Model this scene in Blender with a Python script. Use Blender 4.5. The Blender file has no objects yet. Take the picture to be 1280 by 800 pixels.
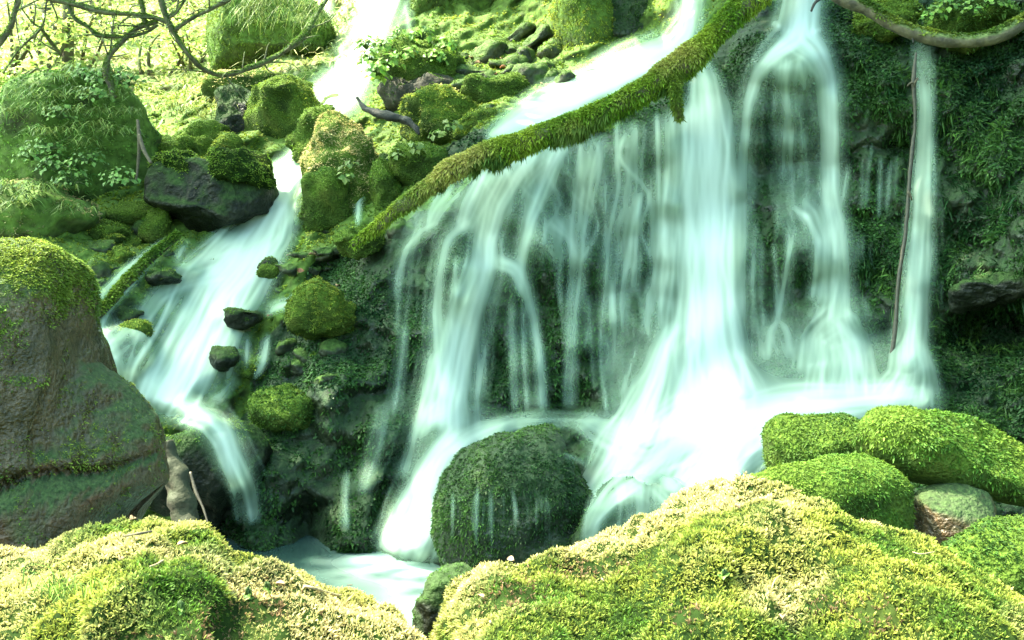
import bpy, bmesh, math, time
import numpy as np
from mathutils import Vector
T0 = time.time()
R = math.radians
sc = bpy.context.scene
C = sc.collection
rng = np.random.default_rng(7)

# ------------------------------------------------------------------ camera, sky, sun, exposure
F, HX, HY, H = 1372.0, 640.0, 300.0, 1.89        # focal length in photo pixels, horizon centre, eye height over the pool
cam_d = bpy.data.cameras.new('camera'); cam = bpy.data.objects.new('camera', cam_d); C.objects.link(cam)
cam.location = (0, 0, H); cam.rotation_euler = (R(90), 0, 0)
cam_d.sensor_width = 36.0; cam_d.lens = 36.0 * F / 1280.0
cam_d.shift_y = -(400 - HY) / 1280.0
cam_d.clip_start = 0.05; cam_d.clip_end = 500
sc.camera = cam
SUN_EL, SUN_AZ = 58.0, -76.0                      # azimuth from +Y, negative to the left: the sun stands behind the fall
sd = Vector((math.sin(R(SUN_AZ)) * math.cos(R(SUN_EL)), math.cos(R(SUN_AZ)) * math.cos(R(SUN_EL)), math.sin(R(SUN_EL))))
w = bpy.data.worlds.new('World'); sc.world = w; w.use_nodes = True
nt = w.node_tree; nt.nodes.clear()
sky = nt.nodes.new('ShaderNodeTexSky'); sky.sky_type = 'NISHITA'; sky.sun_disc = False
sky.sun_elevation = R(SUN_EL); sky.sun_rotation = R(SUN_AZ)
sky.dust_density = 5.0; sky.ozone_density = 0.3; sky.air_density = 0.8
bg = nt.nodes.new('ShaderNodeBackground'); bg.inputs[1].default_value = 0.15
wo = nt.nodes.new('ShaderNodeOutputWorld')
tint = nt.nodes.new('ShaderNodeMix'); tint.data_type = 'RGBA'; tint.blend_type = 'MULTIPLY'; tint.inputs[0].default_value = 1.0
tint.inputs[7].default_value = (0.81, 1.08, 0.90, 1)          # light filtered through leaves, the same all round
nt.links.new(sky.outputs[0], tint.inputs[6]); nt.links.new(tint.outputs[2], bg.inputs[0]); nt.links.new(bg.outputs[0], wo.inputs[0])
sun_d = bpy.data.lights.new('sun', 'SUN'); sun_d.energy = 3.0; sun_d.angle = R(0.6); sun_d.color = (1.0, 0.90, 0.70)
sun = bpy.data.objects.new('sun', sun_d); C.objects.link(sun)
sun.rotation_euler = sd.to_track_quat('Z', 'Y').to_euler(); sun.location = (-6, 6, 12)
sc.view_settings.view_transform = 'Standard'; sc.view_settings.look = 'None'
sc.view_settings.gamma = 1.0; sc.view_settings.use_curve_mapping = False
sc.view_settings.exposure = 3.0
sc.render.engine = 'CYCLES'
sc.cycles.use_denoising = True
sc.cycles.max_bounces = 6; sc.cycles.diffuse_bounces = 3; sc.cycles.glossy_bounces = 2
sc.cycles.transparent_max_bounces = 12; sc.cycles.transmission_bounces = 3
sc.cycles.sample_clamp_indirect = 6.0

# ------------------------------------------------------------------ helpers
def at(px, py, Y):
    px, py, Y = np.asarray(px, float), np.asarray(py, float), np.asarray(Y, float)
    return np.stack(np.broadcast_arrays((px - HX) / F * Y, Y, H - (py - HY) / F * Y), -1)

def _hash(i, j, k, s):
    n = (i * 374761393 + j * 668265263 + k * 2147483647 + s * 974634221) & 0xffffffff
    n = ((n ^ (n >> 13)) * 1274126177) & 0xffffffff
    n = ((n ^ (n >> 16)) * 2246822519) & 0xffffffff
    return ((n ^ (n >> 15)) & 0xffffff) / float(0xffffff)

def vnoise(p, scale, seed=0):                       # value noise in -1..1
    p = np.asarray(p, float) / scale + 113.7
    f = np.floor(p); t = p - f; f = f.astype(np.int64); t = t * t * (3 - 2 * t)
    o = 0
    for a in (0, 1):
        wa = t[..., 0] if a else 1 - t[..., 0]
        for b in (0, 1):
            wb = t[..., 1] if b else 1 - t[..., 1]
            for c in (0, 1):
                wc = t[..., 2] if c else 1 - t[..., 2]
                o = o + wa * wb * wc * _hash(f[..., 0] + a, f[..., 1] + b, f[..., 2] + c, seed)
    return o * 2 - 1

def fbm(p, scale, octv=4, seed=0, gain=0.5):
    o, a = 0, 1.0
    for k in range(octv):
        o = o + a * vnoise(p, scale, seed + k * 17); a *= gain; scale *= 0.5
    return o

def new_mesh(name, V, Fc, mat, smooth=True, col=None, fattr=None):
    me = bpy.data.meshes.new(name)
    V = np.ascontiguousarray(V, dtype=np.float32); Fc = np.ascontiguousarray(Fc, dtype=np.int32)
    n, k = Fc.shape
    me.vertices.add(len(V)); me.vertices.foreach_set('co', V.ravel())
    me.loops.add(n * k); me.loops.foreach_set('vertex_index', Fc.ravel())
    me.polygons.add(n); me.polygons.foreach_set('loop_start', np.arange(0, n * k, k, dtype=np.int32))
    me.polygons.foreach_set('use_smooth', np.full(n, smooth))
    me.update(calc_edges=True)
    if col is not None:
        a = me.attributes.new('Col', 'FLOAT_COLOR', 'POINT')
        cc = np.ones((len(V), 4), np.float32); cc[:, :3] = col; a.data.foreach_set('color', cc.ravel())
    for nm, dat in (fattr or {}).items():
        a = me.attributes.new(nm, 'FLOAT', 'POINT'); a.data.foreach_set('value', np.asarray(dat, np.float32).ravel())
    me.materials.append(mat)
    return me

def link(name, me, parent=None):
    o = bpy.data.objects.new(name, me); C.objects.link(o)
    if parent is not None: o.parent = parent
    return o

def tag(o, label=None, cat=None, group=None, kind=None):
    if label: o['label'] = label
    if cat: o['category'] = cat
    if group: o['group'] = group
    if kind: o['kind'] = kind
    return o

def empty(name, loc, label, cat, group=None):
    o = bpy.data.objects.new(name, None); C.objects.link(o); o.location = tuple(loc); o.empty_display_size = 0.1
    return tag(o, label, cat, group)

def tri_normals(V, T):
    n = np.cross(V[T[:, 1]] - V[T[:, 0]], V[T[:, 2]] - V[T[:, 0]])
    a = np.linalg.norm(n, axis=1); return n / np.maximum(a, 1e-12)[:, None], a * 0.5

def vert_normals(V, T):
    n = np.cross(V[T[:, 1]] - V[T[:, 0]], V[T[:, 2]] - V[T[:, 0]])
    o = np.zeros_like(V)
    for k in range(3):
        for c in range(3): o[:, c] += np.bincount(T[:, k], n[:, c], len(V))
    return o / np.maximum(np.linalg.norm(o, axis=1), 1e-12)[:, None]

def sample(V, T, n, mask=None, seed=1):
    """n random points on triangles; mask: per-triangle weight"""
    r = np.random.default_rng(seed)
    N, A = tri_normals(V, T)
    wgt = A * (mask if mask is not None else 1.0)
    s = wgt.sum()
    if s <= 0 or n < 1: return np.zeros((0, 3)), np.zeros((0, 3))
    i = r.choice(len(T), int(n), p=wgt / s)
    u, v = r.random(int(n)), r.random(int(n)); fl = u + v > 1; u[fl] = 1 - u[fl]; v[fl] = 1 - v[fl]
    P = V[T[i, 0]] + u[:, None] * (V[T[i, 1]] - V[T[i, 0]]) + v[:, None] * (V[T[i, 2]] - V[T[i, 0]])
    return P, N[i]

def seen(V, m=60):                                  # full cover where the photograph looks, thinner to a step beyond
    Y = np.maximum(V[:, 1], 0.1)
    px, py = HX + V[:, 0] / Y * F, HY + (H - V[:, 2]) / Y * F
    near = (px > -m) & (px < 1280 + m) & (py > -m) & (py < 800 + m)
    wide = (px > -m - 260) & (px < 1280 + m + 260) & (py > -m - 60) & (py < 800 + m + 120)
    return np.where(near, 1.0, np.where(wide, .45, 0.0))

def grid_tris(nu, nv, wrap=False):
    i, j = np.meshgrid(np.arange(nu - 1), np.arange(nv - 1), indexing='ij')
    a = (i * nv + j).ravel(); b = a + 1; c = a + nv; d = c + 1
    return np.concatenate([np.stack([a, c, b], 1), np.stack([b, c, d], 1)])

# ------------------------------------------------------------------ materials
def mat(name):
    m = bpy.data.materials.new(name); m.use_nodes = True; t = m.node_tree; t.nodes.clear()
    return m, t, t.nodes.new('ShaderNodeOutputMaterial')

def nd(t, typ, **kw):
    n = t.nodes.new(typ)
    for k, v in kw.items():
        if k.startswith('i_'): n.inputs[k[2:]].default_value = v
        else: setattr(n, k, v)
    return n

def foliage_mat(name, transl=0.35, rough=0.55, spec=0.25):
    m, t, o = mat(name)
    a = nd(t, 'ShaderNodeAttribute', attribute_name='Col')
    p = nd(t, 'ShaderNodeBsdfPrincipled'); p.inputs['Roughness'].default_value = rough; p.inputs['Specular IOR Level'].default_value = spec
    tr = nd(t, 'ShaderNodeBsdfTranslucent'); mx = nd(t, 'ShaderNodeMixShader'); mx.inputs[0].default_value = transl
    t.links.new(a.outputs['Color'], p.inputs['Base Color']); t.links.new(a.outputs['Color'], tr.inputs[0])
    t.links.new(p.outputs[0], mx.inputs[1]); t.links.new(tr.outputs[0], mx.inputs[2]); t.links.new(mx.outputs[0], o.inputs[0])
    return m

def rock_mat(name, c1, c2, c3, rough=0.6, scale=3.0, bump=0.35, moss=None, moss_lo=0.2, fine=28.0, spec=0.4):
    """mottled stone; moss = colour that settles on upward faces and in noise patches"""
    m, t, o = mat(name)
    g = nd(t, 'ShaderNodeNewGeometry'); L = t.links.new
    n1 = nd(t, 'ShaderNodeTexNoise'); n1.inputs['Scale'].default_value = scale; n1.inputs['Detail'].default_value = 8; n1.inputs['Roughness'].default_value = 0.62
    n2 = nd(t, 'ShaderNodeTexNoise'); n2.inputs['Scale'].default_value = fine; n2.inputs['Detail'].default_value = 6
    vo = nd(t, 'ShaderNodeTexVoronoi'); vo.inputs['Scale'].default_value = fine * 0.7
    for n in (n1, n2, vo): L(g.outputs['Position'], n.inputs['Vector'])
    r = nd(t, 'ShaderNodeValToRGB'); e = r.color_ramp.elements
    e[0].position = 0.33; e[0].color = (*c1, 1); e[1].position = 0.68; e[1].color = (*c3, 1)
    k = e.new(0.5); k.color = (*c2, 1)
    L(n1.outputs['Fac'], r.inputs[0])
    mul = nd(t, 'ShaderNodeMix', data_type='RGBA', blend_type='MULTIPLY'); mul.inputs[0].default_value = 0.7
    r2 = nd(t, 'ShaderNodeValToRGB'); r2.color_ramp.elements[0].color = (.3, .3, .3, 1); r2.color_ramp.elements[0].position = .3
    r2.color_ramp.elements[1].color = (1.3, 1.3, 1.3, 1); r2.color_ramp.elements[1].position = .7
    L(n2.outputs['Fac'], r2.inputs[0]); L(r.outputs[0], mul.inputs[6]); L(r2.outputs[0], mul.inputs[7])
    colour = mul.outputs[2]
    p = nd(t, 'ShaderNodeBsdfPrincipled'); p.inputs['Specular IOR Level'].default_value = spec
    rr = nd(t, 'ShaderNodeMapRange'); rr.inputs[3].default_value = max(0.05, rough - .2); rr.inputs[4].default_value = min(1, rough + .2)
    L(n1.outputs['Fac'], rr.inputs[0]); ro = rr.outputs[0]
    if moss:
        sx = nd(t, 'ShaderNodeSeparateXYZ'); L(g.outputs['Normal'], sx.inputs[0])
        ad = nd(t, 'ShaderNodeMath', operation='MULTIPLY_ADD'); ad.inputs[1].default_value = 1.9
        L(n1.outputs['Fac'], ad.inputs[0]); L(sx.outputs['Z'], ad.inputs[2])
        mr = nd(t, 'ShaderNodeMapRange'); mr.inputs[1].default_value = moss_lo + .75; mr.inputs[2].default_value = moss_lo + 1.15
        L(ad.outputs[0], mr.inputs[0])
        mm = nd(t, 'ShaderNodeMix', data_type='RGBA', blend_type='MULTIPLY'); mm.inputs[0].default_value = .8; mm.inputs[6].default_value = (*moss, 1)
        L(r2.outputs[0], mm.inputs[7])
        mx = nd(t, 'ShaderNodeMix', data_type='RGBA'); L(mr.outputs[0], mx.inputs[0]); L(colour, mx.inputs[6]); L(mm.outputs[2], mx.inputs[7])
        colour = mx.outputs[2]
        r3 = nd(t, 'ShaderNodeMix', data_type='FLOAT'); L(mr.outputs[0], r3.inputs[0]); L(ro, r3.inputs[2]); r3.inputs[3].default_value = .8; ro = r3.outputs[0]
    L(colour, p.inputs['Base Color']); L(ro, p.inputs['Roughness'])
    b = nd(t, 'ShaderNodeBump'); b.inputs['Strength'].default_value = bump; b.inputs['Distance'].default_value = 0.03
    ba = nd(t, 'ShaderNodeMath', operation='MULTIPLY_ADD'); ba.inputs[1].default_value = .25; L(vo.outputs['Distance'], ba.inputs[0]); L(n2.outputs['Fac'], ba.inputs[2])
    L(ba.outputs[0], b.inputs['Height']); L(b.outputs[0], p.inputs['Normal']); L(p.outputs[0], o.inputs[0])
    return m

def bark_mat(name, c1, c2, moss=None, scale=14):
    m, t, o = mat(name); L = t.links.new
    g = nd(t, 'ShaderNodeNewGeometry')
    n1 = nd(t, 'ShaderNodeTexNoise'); n1.inputs['Scale'].default_value = scale; n1.inputs['Detail'].default_value = 8
    wv = nd(t, 'ShaderNodeTexNoise'); wv.inputs['Scale'].default_value = scale * 4; wv.inputs['Detail'].default_value = 4
    L(g.outputs['Position'], n1.inputs['Vector']); L(g.outputs['Position'], wv.inputs['Vector'])
    r = nd(t, 'ShaderNodeValToRGB'); e = r.color_ramp.elements; e[0].color = (*c1, 1); e[1].color = (*c2, 1); e[0].position = .35; e[1].position = .65
    L(n1.outputs['Fac'], r.inputs[0]); colour = r.outputs[0]
    if moss:
        sx = nd(t, 'ShaderNodeSeparateXYZ'); L(g.outputs['Normal'], sx.inputs[0])
        ad = nd(t, 'ShaderNodeMath', operation='ADD'); L(sx.outputs['Z'], ad.inputs[0]); L(n1.outputs['Fac'], ad.inputs[1])
        mr = nd(t, 'ShaderNodeMapRange'); mr.inputs[1].default_value = .45; mr.inputs[2].default_value = .9; L(ad.outputs[0], mr.inputs[0])
        mx = nd(t, 'ShaderNodeMix', data_type='RGBA'); mx.inputs[7].default_value = (*moss, 1); L(mr.outputs[0], mx.inputs[0]); L(colour, mx.inputs[6]); colour = mx.outputs[2]
    p = nd(t, 'ShaderNodeBsdfPrincipled'); p.inputs['Roughness'].default_value = .75
    b = nd(t, 'ShaderNodeBump'); b.inputs['Strength'].default_value = .6; b.inputs['Distance'].default_value = .012
    L(wv.outputs['Fac'], b.inputs['Height']); L(b.outputs[0], p.inputs['Normal']); L(colour, p.inputs['Base Color']); L(p.outputs[0], o.inputs[0])
    return m

def water_mat(name):
    """aerated falling water: white strands over clear film, coverage from the flow itself"""
    m, t, o = mat(name); L = t.links.new
    a = nd(t, 'ShaderNodeAttribute', attribute_name='flow')
    mx = nd(t, 'ShaderNodeMix', data_type='RGBA'); mx.inputs[6].default_value = (.56, .84, .63, 1); mx.inputs[7].default_value = (.72, .83, .765, 1)
    L(a.outputs['Fac'], mx.inputs[0])
    d = nd(t, 'ShaderNodeBsdfDiffuse'); tr = nd(t, 'ShaderNodeBsdfTranslucent')
    L(mx.outputs[2], d.inputs[0]); L(mx.outputs[2], tr.inputs[0])
    m1 = nd(t, 'ShaderNodeMixShader'); m1.inputs[0].default_value = .4; L(d.outputs[0], m1.inputs[1]); L(tr.outputs[0], m1.inputs[2])
    tp = nd(t, 'ShaderNodeBsdfTransparent'); tp.inputs[0].default_value = (.93, .99, .96, 1)
    m2 = nd(t, 'ShaderNodeMixShader'); L(a.outputs['Fac'], m2.inputs[0]); L(tp.outputs[0], m2.inputs[1]); L(m1.outputs[0], m2.inputs[2])
    L(m2.outputs[0], o.inputs[0])
    return m

def plain_mat(name, c, rough=.6):
    m, t, o = mat(name); L = t.links.new
    g = nd(t, 'ShaderNodeNewGeometry')
    n1 = nd(t, 'ShaderNodeTexNoise'); n1.inputs['Scale'].default_value = 60; n1.inputs['Detail'].default_value = 5; L(g.outputs['Position'], n1.inputs['Vector'])
    r = nd(t, 'ShaderNodeValToRGB'); e = r.color_ramp.elements
    e[0].color = (*[x * .55 for x in c], 1); e[1].color = (*[min(1, x * 1.35) for x in c], 1); e[0].position = .3; e[1].position = .7
    L(n1.outputs['Fac'], r.inputs[0])
    p = nd(t, 'ShaderNodeBsdfPrincipled'); p.inputs['Roughness'].default_value = rough
    L(r.outputs[0], p.inputs['Base Color']); L(p.outputs[0], o.inputs[0])
    return m

def pool_mat():
    m, t, o = mat('pool_water'); L = t.links.new
    a = nd(t, 'ShaderNodeAttribute', attribute_name='flow')
    mx = nd(t, 'ShaderNodeMix', data_type='RGBA'); mx.inputs[6].default_value = (.03, .065, .055, 1); mx.inputs[7].default_value = (.36, .48, .44, 1)
    L(a.outputs['Fac'], mx.inputs[0])
    p = nd(t, 'ShaderNodeBsdfPrincipled'); p.inputs['IOR'].default_value = 1.33
    rr = nd(t, 'ShaderNodeMapRange'); rr.inputs[3].default_value = .12; rr.inputs[4].default_value = .8; L(a.outputs['Fac'], rr.inputs[0]); L(rr.outputs[0], p.inputs['Roughness'])
    L(mx.outputs[2], p.inputs['Base Color']); L(p.outputs[0], o.inputs[0])
    return m

M = {}
M['moss'] = foliage_mat('moss_fronds', .38, .6, .2)
M['wetmoss'] = foliage_mat('wet_moss_leaves', .28, .5, .22)
M['leaf'] = foliage_mat('green_leaves', .45, .45, .35)
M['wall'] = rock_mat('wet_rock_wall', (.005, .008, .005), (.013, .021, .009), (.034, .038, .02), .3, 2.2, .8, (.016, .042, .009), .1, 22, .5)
M['slope'] = rock_mat('mossy_slope', (.03, .035, .016), (.055, .085, .022), (.13, .12, .06), .7, 1.8, .5, (.08, .14, .022), -.3, 18, .2)
M['rock'] = rock_mat('mossy_rock', (.03, .05, .012), (.06, .10, .018), (.12, .15, .03), .85, 4.0, 1.0, (.09, .15, .02), .1, 75, .08)
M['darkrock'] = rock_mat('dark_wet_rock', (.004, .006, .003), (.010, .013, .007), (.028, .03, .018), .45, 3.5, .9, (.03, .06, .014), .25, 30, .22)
M['brownrock'] = rock_mat('brown_green_rock', (.042, .034, .012), (.095, .062, .025), (.17, .07, .032), .28, 2.6, .7, (.04, .075, .016), .4, 55, .45)
M['undermoss'] = rock_mat('moss_cushion', (.008, .018, .004), (.015, .03, .006), (.03, .045, .01), .95, 4, .3, spec=.03)
M['scree'] = rock_mat('grey_green_stone', (.018, .023, .014), (.045, .055, .03), (.11, .105, .07), .55, 5.0, .8, (.06, .11, .02), .15, 24, .25)
M['litter'] = rock_mat('litter_soil', (.012, .012, .008), (.028, .028, .017), (.08, .07, .042), .9, 6, .4)
M['bark'] = bark_mat('bark', (.035, .03, .016), (.13, .11, .06), (.08, .12, .025))
M['bare'] = bark_mat('bare_bark', (.05, .038, .025), (.20, .16, .10))
M['wood'] = bark_mat('wet_driftwood', (.006, .006, .005), (.025, .024, .019))
M['rotwood'] = bark_mat('rotten_wood', (.015, .012, .006), (.05, .04, .02), (.028, .034, .012), 9)
M['water'] = water_mat('falling_water')
M['pool'] = pool_mat()
M['bed'] = rock_mat('stream_bed', (.02, .02, .016), (.05, .05, .03), (.09, .08, .06), .7, 1.5, .5, (.06, .09, .025), .2, 12)
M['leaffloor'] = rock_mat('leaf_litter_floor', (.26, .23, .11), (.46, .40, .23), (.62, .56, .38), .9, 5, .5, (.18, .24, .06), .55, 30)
M['dryleaf'] = plain_mat('dry_leaf', (.30, .11, .05))
M['paleleaf'] = plain_mat('pale_dry_leaf', (.26, .17, .09))
M['stick'] = plain_mat('wet_stick', (.05, .042, .025), .5)
M['twig'] = plain_mat('twig_bark', (.08, .065, .04), .8)
M['straw'] = plain_mat('straw', (.34, .26, .14), .8)

# ------------------------------------------------------------------ moss builder
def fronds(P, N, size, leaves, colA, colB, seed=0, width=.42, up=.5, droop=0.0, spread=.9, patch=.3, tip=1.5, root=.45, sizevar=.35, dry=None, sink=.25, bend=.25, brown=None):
    """one joined mesh of small leafy shoots: every leaf is a folded, pointed blade of two triangles with a dark foot and a lighter tip"""
    r = np.random.default_rng(seed); n = len(P)
    if n == 0: return np.zeros((0, 3)), np.zeros((0, 3), int), np.zeros((0, 3))
    ax = N * (1 - up) + np.array([0, 0, up]) ; 
    if droop: 
        s = np.clip(.45 - N[:, 2], 0, 1)[:, None] * droop; ax = ax * (1 - s) + np.array([0, -.25, -1]) * s
    ax += r.normal(0, .22, (n, 3)); ax /= np.linalg.norm(ax, axis=1)[:, None]
    sz = size * np.exp(r.normal(0, sizevar, n)) * (1 + .45 * np.clip(fbm(P, patch * .6, 2, seed + 61), -1, 1)); sz = np.minimum(sz, size * 1.6)
    pt = np.clip(.5 + .75 * fbm(P, patch, 3, seed + 5) + .25 * r.normal(0, .6, n), 0, 1)[:, None]
    base = colA * (1 - pt) + colB * pt
    if dry is not None:  # dry tone, and on some mosses painted sunlight
        dc, dm = dry; dm = np.clip(dm(P), 0, 1)[:, None] * np.clip(.8 + .25 * r.normal(0, 1, (n, 1)), 0, 1); base = base * (1 - dm) + np.array(dc) * dm
    if brown is not None:
        bm_ = (brown(P) > r.random(n))[:, None]; base = np.where(bm_, np.array(BROWN) * np.exp(r.normal(0, .4, (n, 1))), base)
    base = base * np.exp(r.normal(0, .22, (n, 1)))
    ref = np.where(np.abs(ax[:, 2:3]) > .9, np.array([[1., 0, 0]]), np.array([[0, 0, 1.]]))
    t1 = np.cross(ax, ref); t1 /= np.linalg.norm(t1, axis=1)[:, None]; t2 = np.cross(ax, t1)
    Vs, Cs = [], []
    ph = r.random(n) * 6.28
    for k in range(leaves):
        a = ph + k * 6.283 / leaves + r.normal(0, .3, n)
        rad = np.cos(a)[:, None] * t1 + np.sin(a)[:, None] * t2
        sp = spread * (.55 + .6 * r.random((n, 1)))
        d = ax + rad * sp; d /= np.linalg.norm(d, axis=1)[:, None]
        sd_ = np.cross(d, ax + 1e-3); sd_ /= np.maximum(np.linalg.norm(sd_, axis=1), 1e-6)[:, None]
        L = (sz * (.7 + .6 * r.random(n)))[:, None]
        b0 = P - ax * L * sink
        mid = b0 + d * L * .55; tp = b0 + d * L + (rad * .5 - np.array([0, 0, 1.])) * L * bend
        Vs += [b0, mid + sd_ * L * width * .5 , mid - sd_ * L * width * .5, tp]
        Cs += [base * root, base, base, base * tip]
    V = np.stack(Vs, 1).reshape(-1, 3); Cc = np.stack(Cs, 1).reshape(-1, 3)
    q = np.arange(n * leaves) * 4
    T = np.concatenate([np.stack([q, q + 1, q + 2], 1), np.stack([q + 1, q + 3, q + 2], 1)])
    return V, T, np.clip(Cc, 0, 1)

def put_moss(name, parent, base, P, N, size, leaves, colA, colB, material='moss', **kw):
    V, T, Cc = fronds(P, N, size, leaves, np.array(colA), np.array(colB), **kw)
    if len(V) == 0: return None
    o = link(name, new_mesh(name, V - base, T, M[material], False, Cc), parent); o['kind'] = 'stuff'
    return o

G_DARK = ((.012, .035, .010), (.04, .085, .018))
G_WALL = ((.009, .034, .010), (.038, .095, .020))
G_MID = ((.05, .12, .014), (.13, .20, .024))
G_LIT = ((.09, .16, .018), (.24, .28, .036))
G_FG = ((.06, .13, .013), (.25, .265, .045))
DRY_SUNLIT = (.56, .45, .22)  # dry moss cream, also used to paint sunlight on crests and caps
BROWN = (.16, .10, .05)

# ------------------------------------------------------------------ the terrain: rock wall, slopes and hillside as one surface
# photo pixel -> distance in metres of the ground or wall seen there
CP = np.array([
 # main wall, right to left
 (1700, -420, 8.0), (1700, 100, 4.6), (1700, 400, 4.3), (1700, 830, 4.0), (1450, -200, 7.2), (1450, 100, 5.6), (1450, 400, 5.2), (1450, 830, 4.8),
 (1280, -200, 8.2), (1280, -40, 7.2), (1280, 40, 6.6), (1280, 200, 6.2), (1280, 330, 6.05), (1280, 420, 6.25), (1280, 500, 5.9), (1280, 600, 5.6), (1280, 830, 5.3),
 (1160, -200, 9.0), (1160, -20, 7.6), (1160, 50, 7.0), (1160, 200, 6.75), (1160, 350, 6.6), (1160, 470, 6.45), (1160, 540, 6.0), (1160, 650, 5.6), (1160, 830, 5.4),
 (1000, -300, 9.8), (1000, -60, 8.0), (1000, 10, 7.5), (1000, 70, 7.05), (1000, 200, 7.1), (1000, 300, 7.0), (1000, 430, 6.8), (1000, 490, 6.55), (1000, 560, 6.0), (1000, 650, 5.7), (1000, 830, 5.6),
 (880, -200, 10.2), (880, -20, 8.4), (880, 60, 7.6), (880, 110, 7.3), (880, 250, 7.2), (880, 400, 7.0), (880, 470, 6.75), (880, 560, 6.15), (880, 650, 5.8), (880, 830, 5.8),
 (760, 150, 7.5), (760, 300, 7.3), (760, 450, 7.1), (760, 520, 6.85), (760, 600, 6.4), (760, 680, 6.0), (760, 830, 6.0),
 (640, 190, 7.5), (640, 300, 7.35), (640, 450, 7.1), (640, 530, 6.85), (640, 680, 6.3), (640, 830, 6.2),
 (540, 245, 7.65), (540, 350, 7.4), (540, 500, 7.05), (540, 600, 6.75), (540, 690, 6.4), (540, 830, 6.3),
 (450, 310, 7.75), (450, 420, 7.4), (450, 560, 7.0), (450, 660, 6.75), (450, 830, 6.5),
 (370, 330, 8.0), (370, 430, 7.5), (370, 560, 7.05), (370, 660, 6.8), (370, 830, 6.6),
 # left cascade
 (300, 620, 6.9), (300, 830, 6.7), (220, 520, 7.2), (200, 640, 6.9), (150, 440, 7.4), (120, 560, 7.0), (250, 410, 7.8), (300, 330, 8.35), (330, 260, 8.8), (345, 215, 9.2), (380, 170, 9.7), (415, 120, 10.4), (445, 60, 11.2), (470, 0, 11.6), (480, -120, 12.2),
 # left background
 (0, 830, 6.0), (0, 600, 6.3), (0, 400, 6.9), (100, 400, 7.4), (60, 320, 7.7), (130, 320, 8.0), (190, 320, 8.2), (100, 260, 8.9), (0, 250, 8.6), (200, 240, 9.0), (250, 180, 9.6), (170, 180, 10.4), (60, 150, 10.6), (230, 120, 11.8), (120, 80, 13.0), (0, 70, 13.2), (300, 110, 11.0), (340, 60, 11.8), (220, 40, 16), (80, 20, 17), (-40, 10, 18), (100, -60, 22), (300, -60, 19), (-200, 0, 19), (-200, 150, 11), (-200, 330, 7.6), (-200, 830, 5.6), (-400, 0, 20), (-400, 400, 7), (-400, 830, 5.2), (-400, -420, 34), (0, -420, 36), (100, -200, 28), (400, -420, 32), (400, -200, 20), (700, -420, 24), (1000, -420, 16), (1350, -420, 11),
 # scree slope above the log
 (410, 300, 8.2), (430, 230, 8.6), (500, 260, 8.0), (480, 180, 9.0), (560, 190, 8.2), (560, 140, 8.9), (500, 110, 9.7), (620, 150, 8.25), (620, 100, 9.4), (690, 125, 8.5), (690, 70, 9.7), (600, 60, 10.2), (600, 0, 11.2), (600, -60, 11.6), (760, 95, 8.75), (820, 70, 8.7), (760, 30, 9.6), (760, -40, 10.0), (850, 20, 8.9), (680, 160, 7.75), (730, 140, 7.75), (800, 105, 7.7), (600, -200, 14),
], float)
def rbf_fit(P, v):
    d = np.linalg.norm(P[:, None] - P[None], axis=2); n = len(P)
    A = np.zeros((n + 3, n + 3)); A[:n, :n] = d - np.eye(n) * 6.0; A[:n, n] = 1; A[:n, n + 1:] = P / 1000; A[n, :n] = 1; A[n + 1:, :n] = P.T / 1000
    return np.linalg.solve(A, np.concatenate([v, np.zeros(3)]))
_w = rbf_fit(CP[:, :2], np.log(CP[:, 2]))
def Dbase(px, py):
    s = np.shape(px); q = np.stack([np.ravel(px), np.ravel(py)], 1); o = np.zeros(len(q)); n = len(CP)
    for i in range(0, len(q), 20000):
        d = np.linalg.norm(q[i:i + 20000, None] - CP[None, :, :2], axis=2)
        o[i:i + 20000] = d @ _w[:n] + _w[n] + (q[i:i + 20000] / 1000) @ _w[n + 1:]
    return np.exp(o).reshape(s)
# rounded ledges and boulders that belong to the wall, under the veil: x, y, half width, half height, proud by (m)
BUMPS = [(690, 312, 34, 42, .22), (576, 335, 20, 46, .18), (632, 385, 16, 60, .14), (770, 255, 40, 50, .16), (715, 430, 26, 60, .10), (985, 75, 48, 26, .28), (1000, 300, 70, 46, .2),
         (985, 440, 34, 30, .16), (880, 440, 26, 34, .12), (1045, 395, 45, 26, .16), (840, 430, 30, 34, .2), (935, 350, 22, 60, .12), (820, 330, 26, 70, .10),
         (1150, 470, 30, 40, .16), (790, 400, 20, 40, .1), (740, 330, 20, 30, .1), (1090, 150, 40, 90, .14), (1215, 200, 60, 60, .15), (640, 260, 30, 40, .1), (850, 180, 18, 70, .12), (1100, 330, 40, 50, .1),
         (480, 420, 50, 30, .12), (420, 480, 50, 34, .15), (470, 540, 45, 30, .15), (380, 590, 45, 34, .15), (1225, 345, 34, 30, .2), (1200, 450, 22, 30, -.12), (1245, 415, 50, 26, -.55), (1260, 510, 50, 40, .1), (220, 330, 40, 30, .14), (170, 370, 40, 40, .1), (300, 360, 30, 26, .1)]
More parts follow.
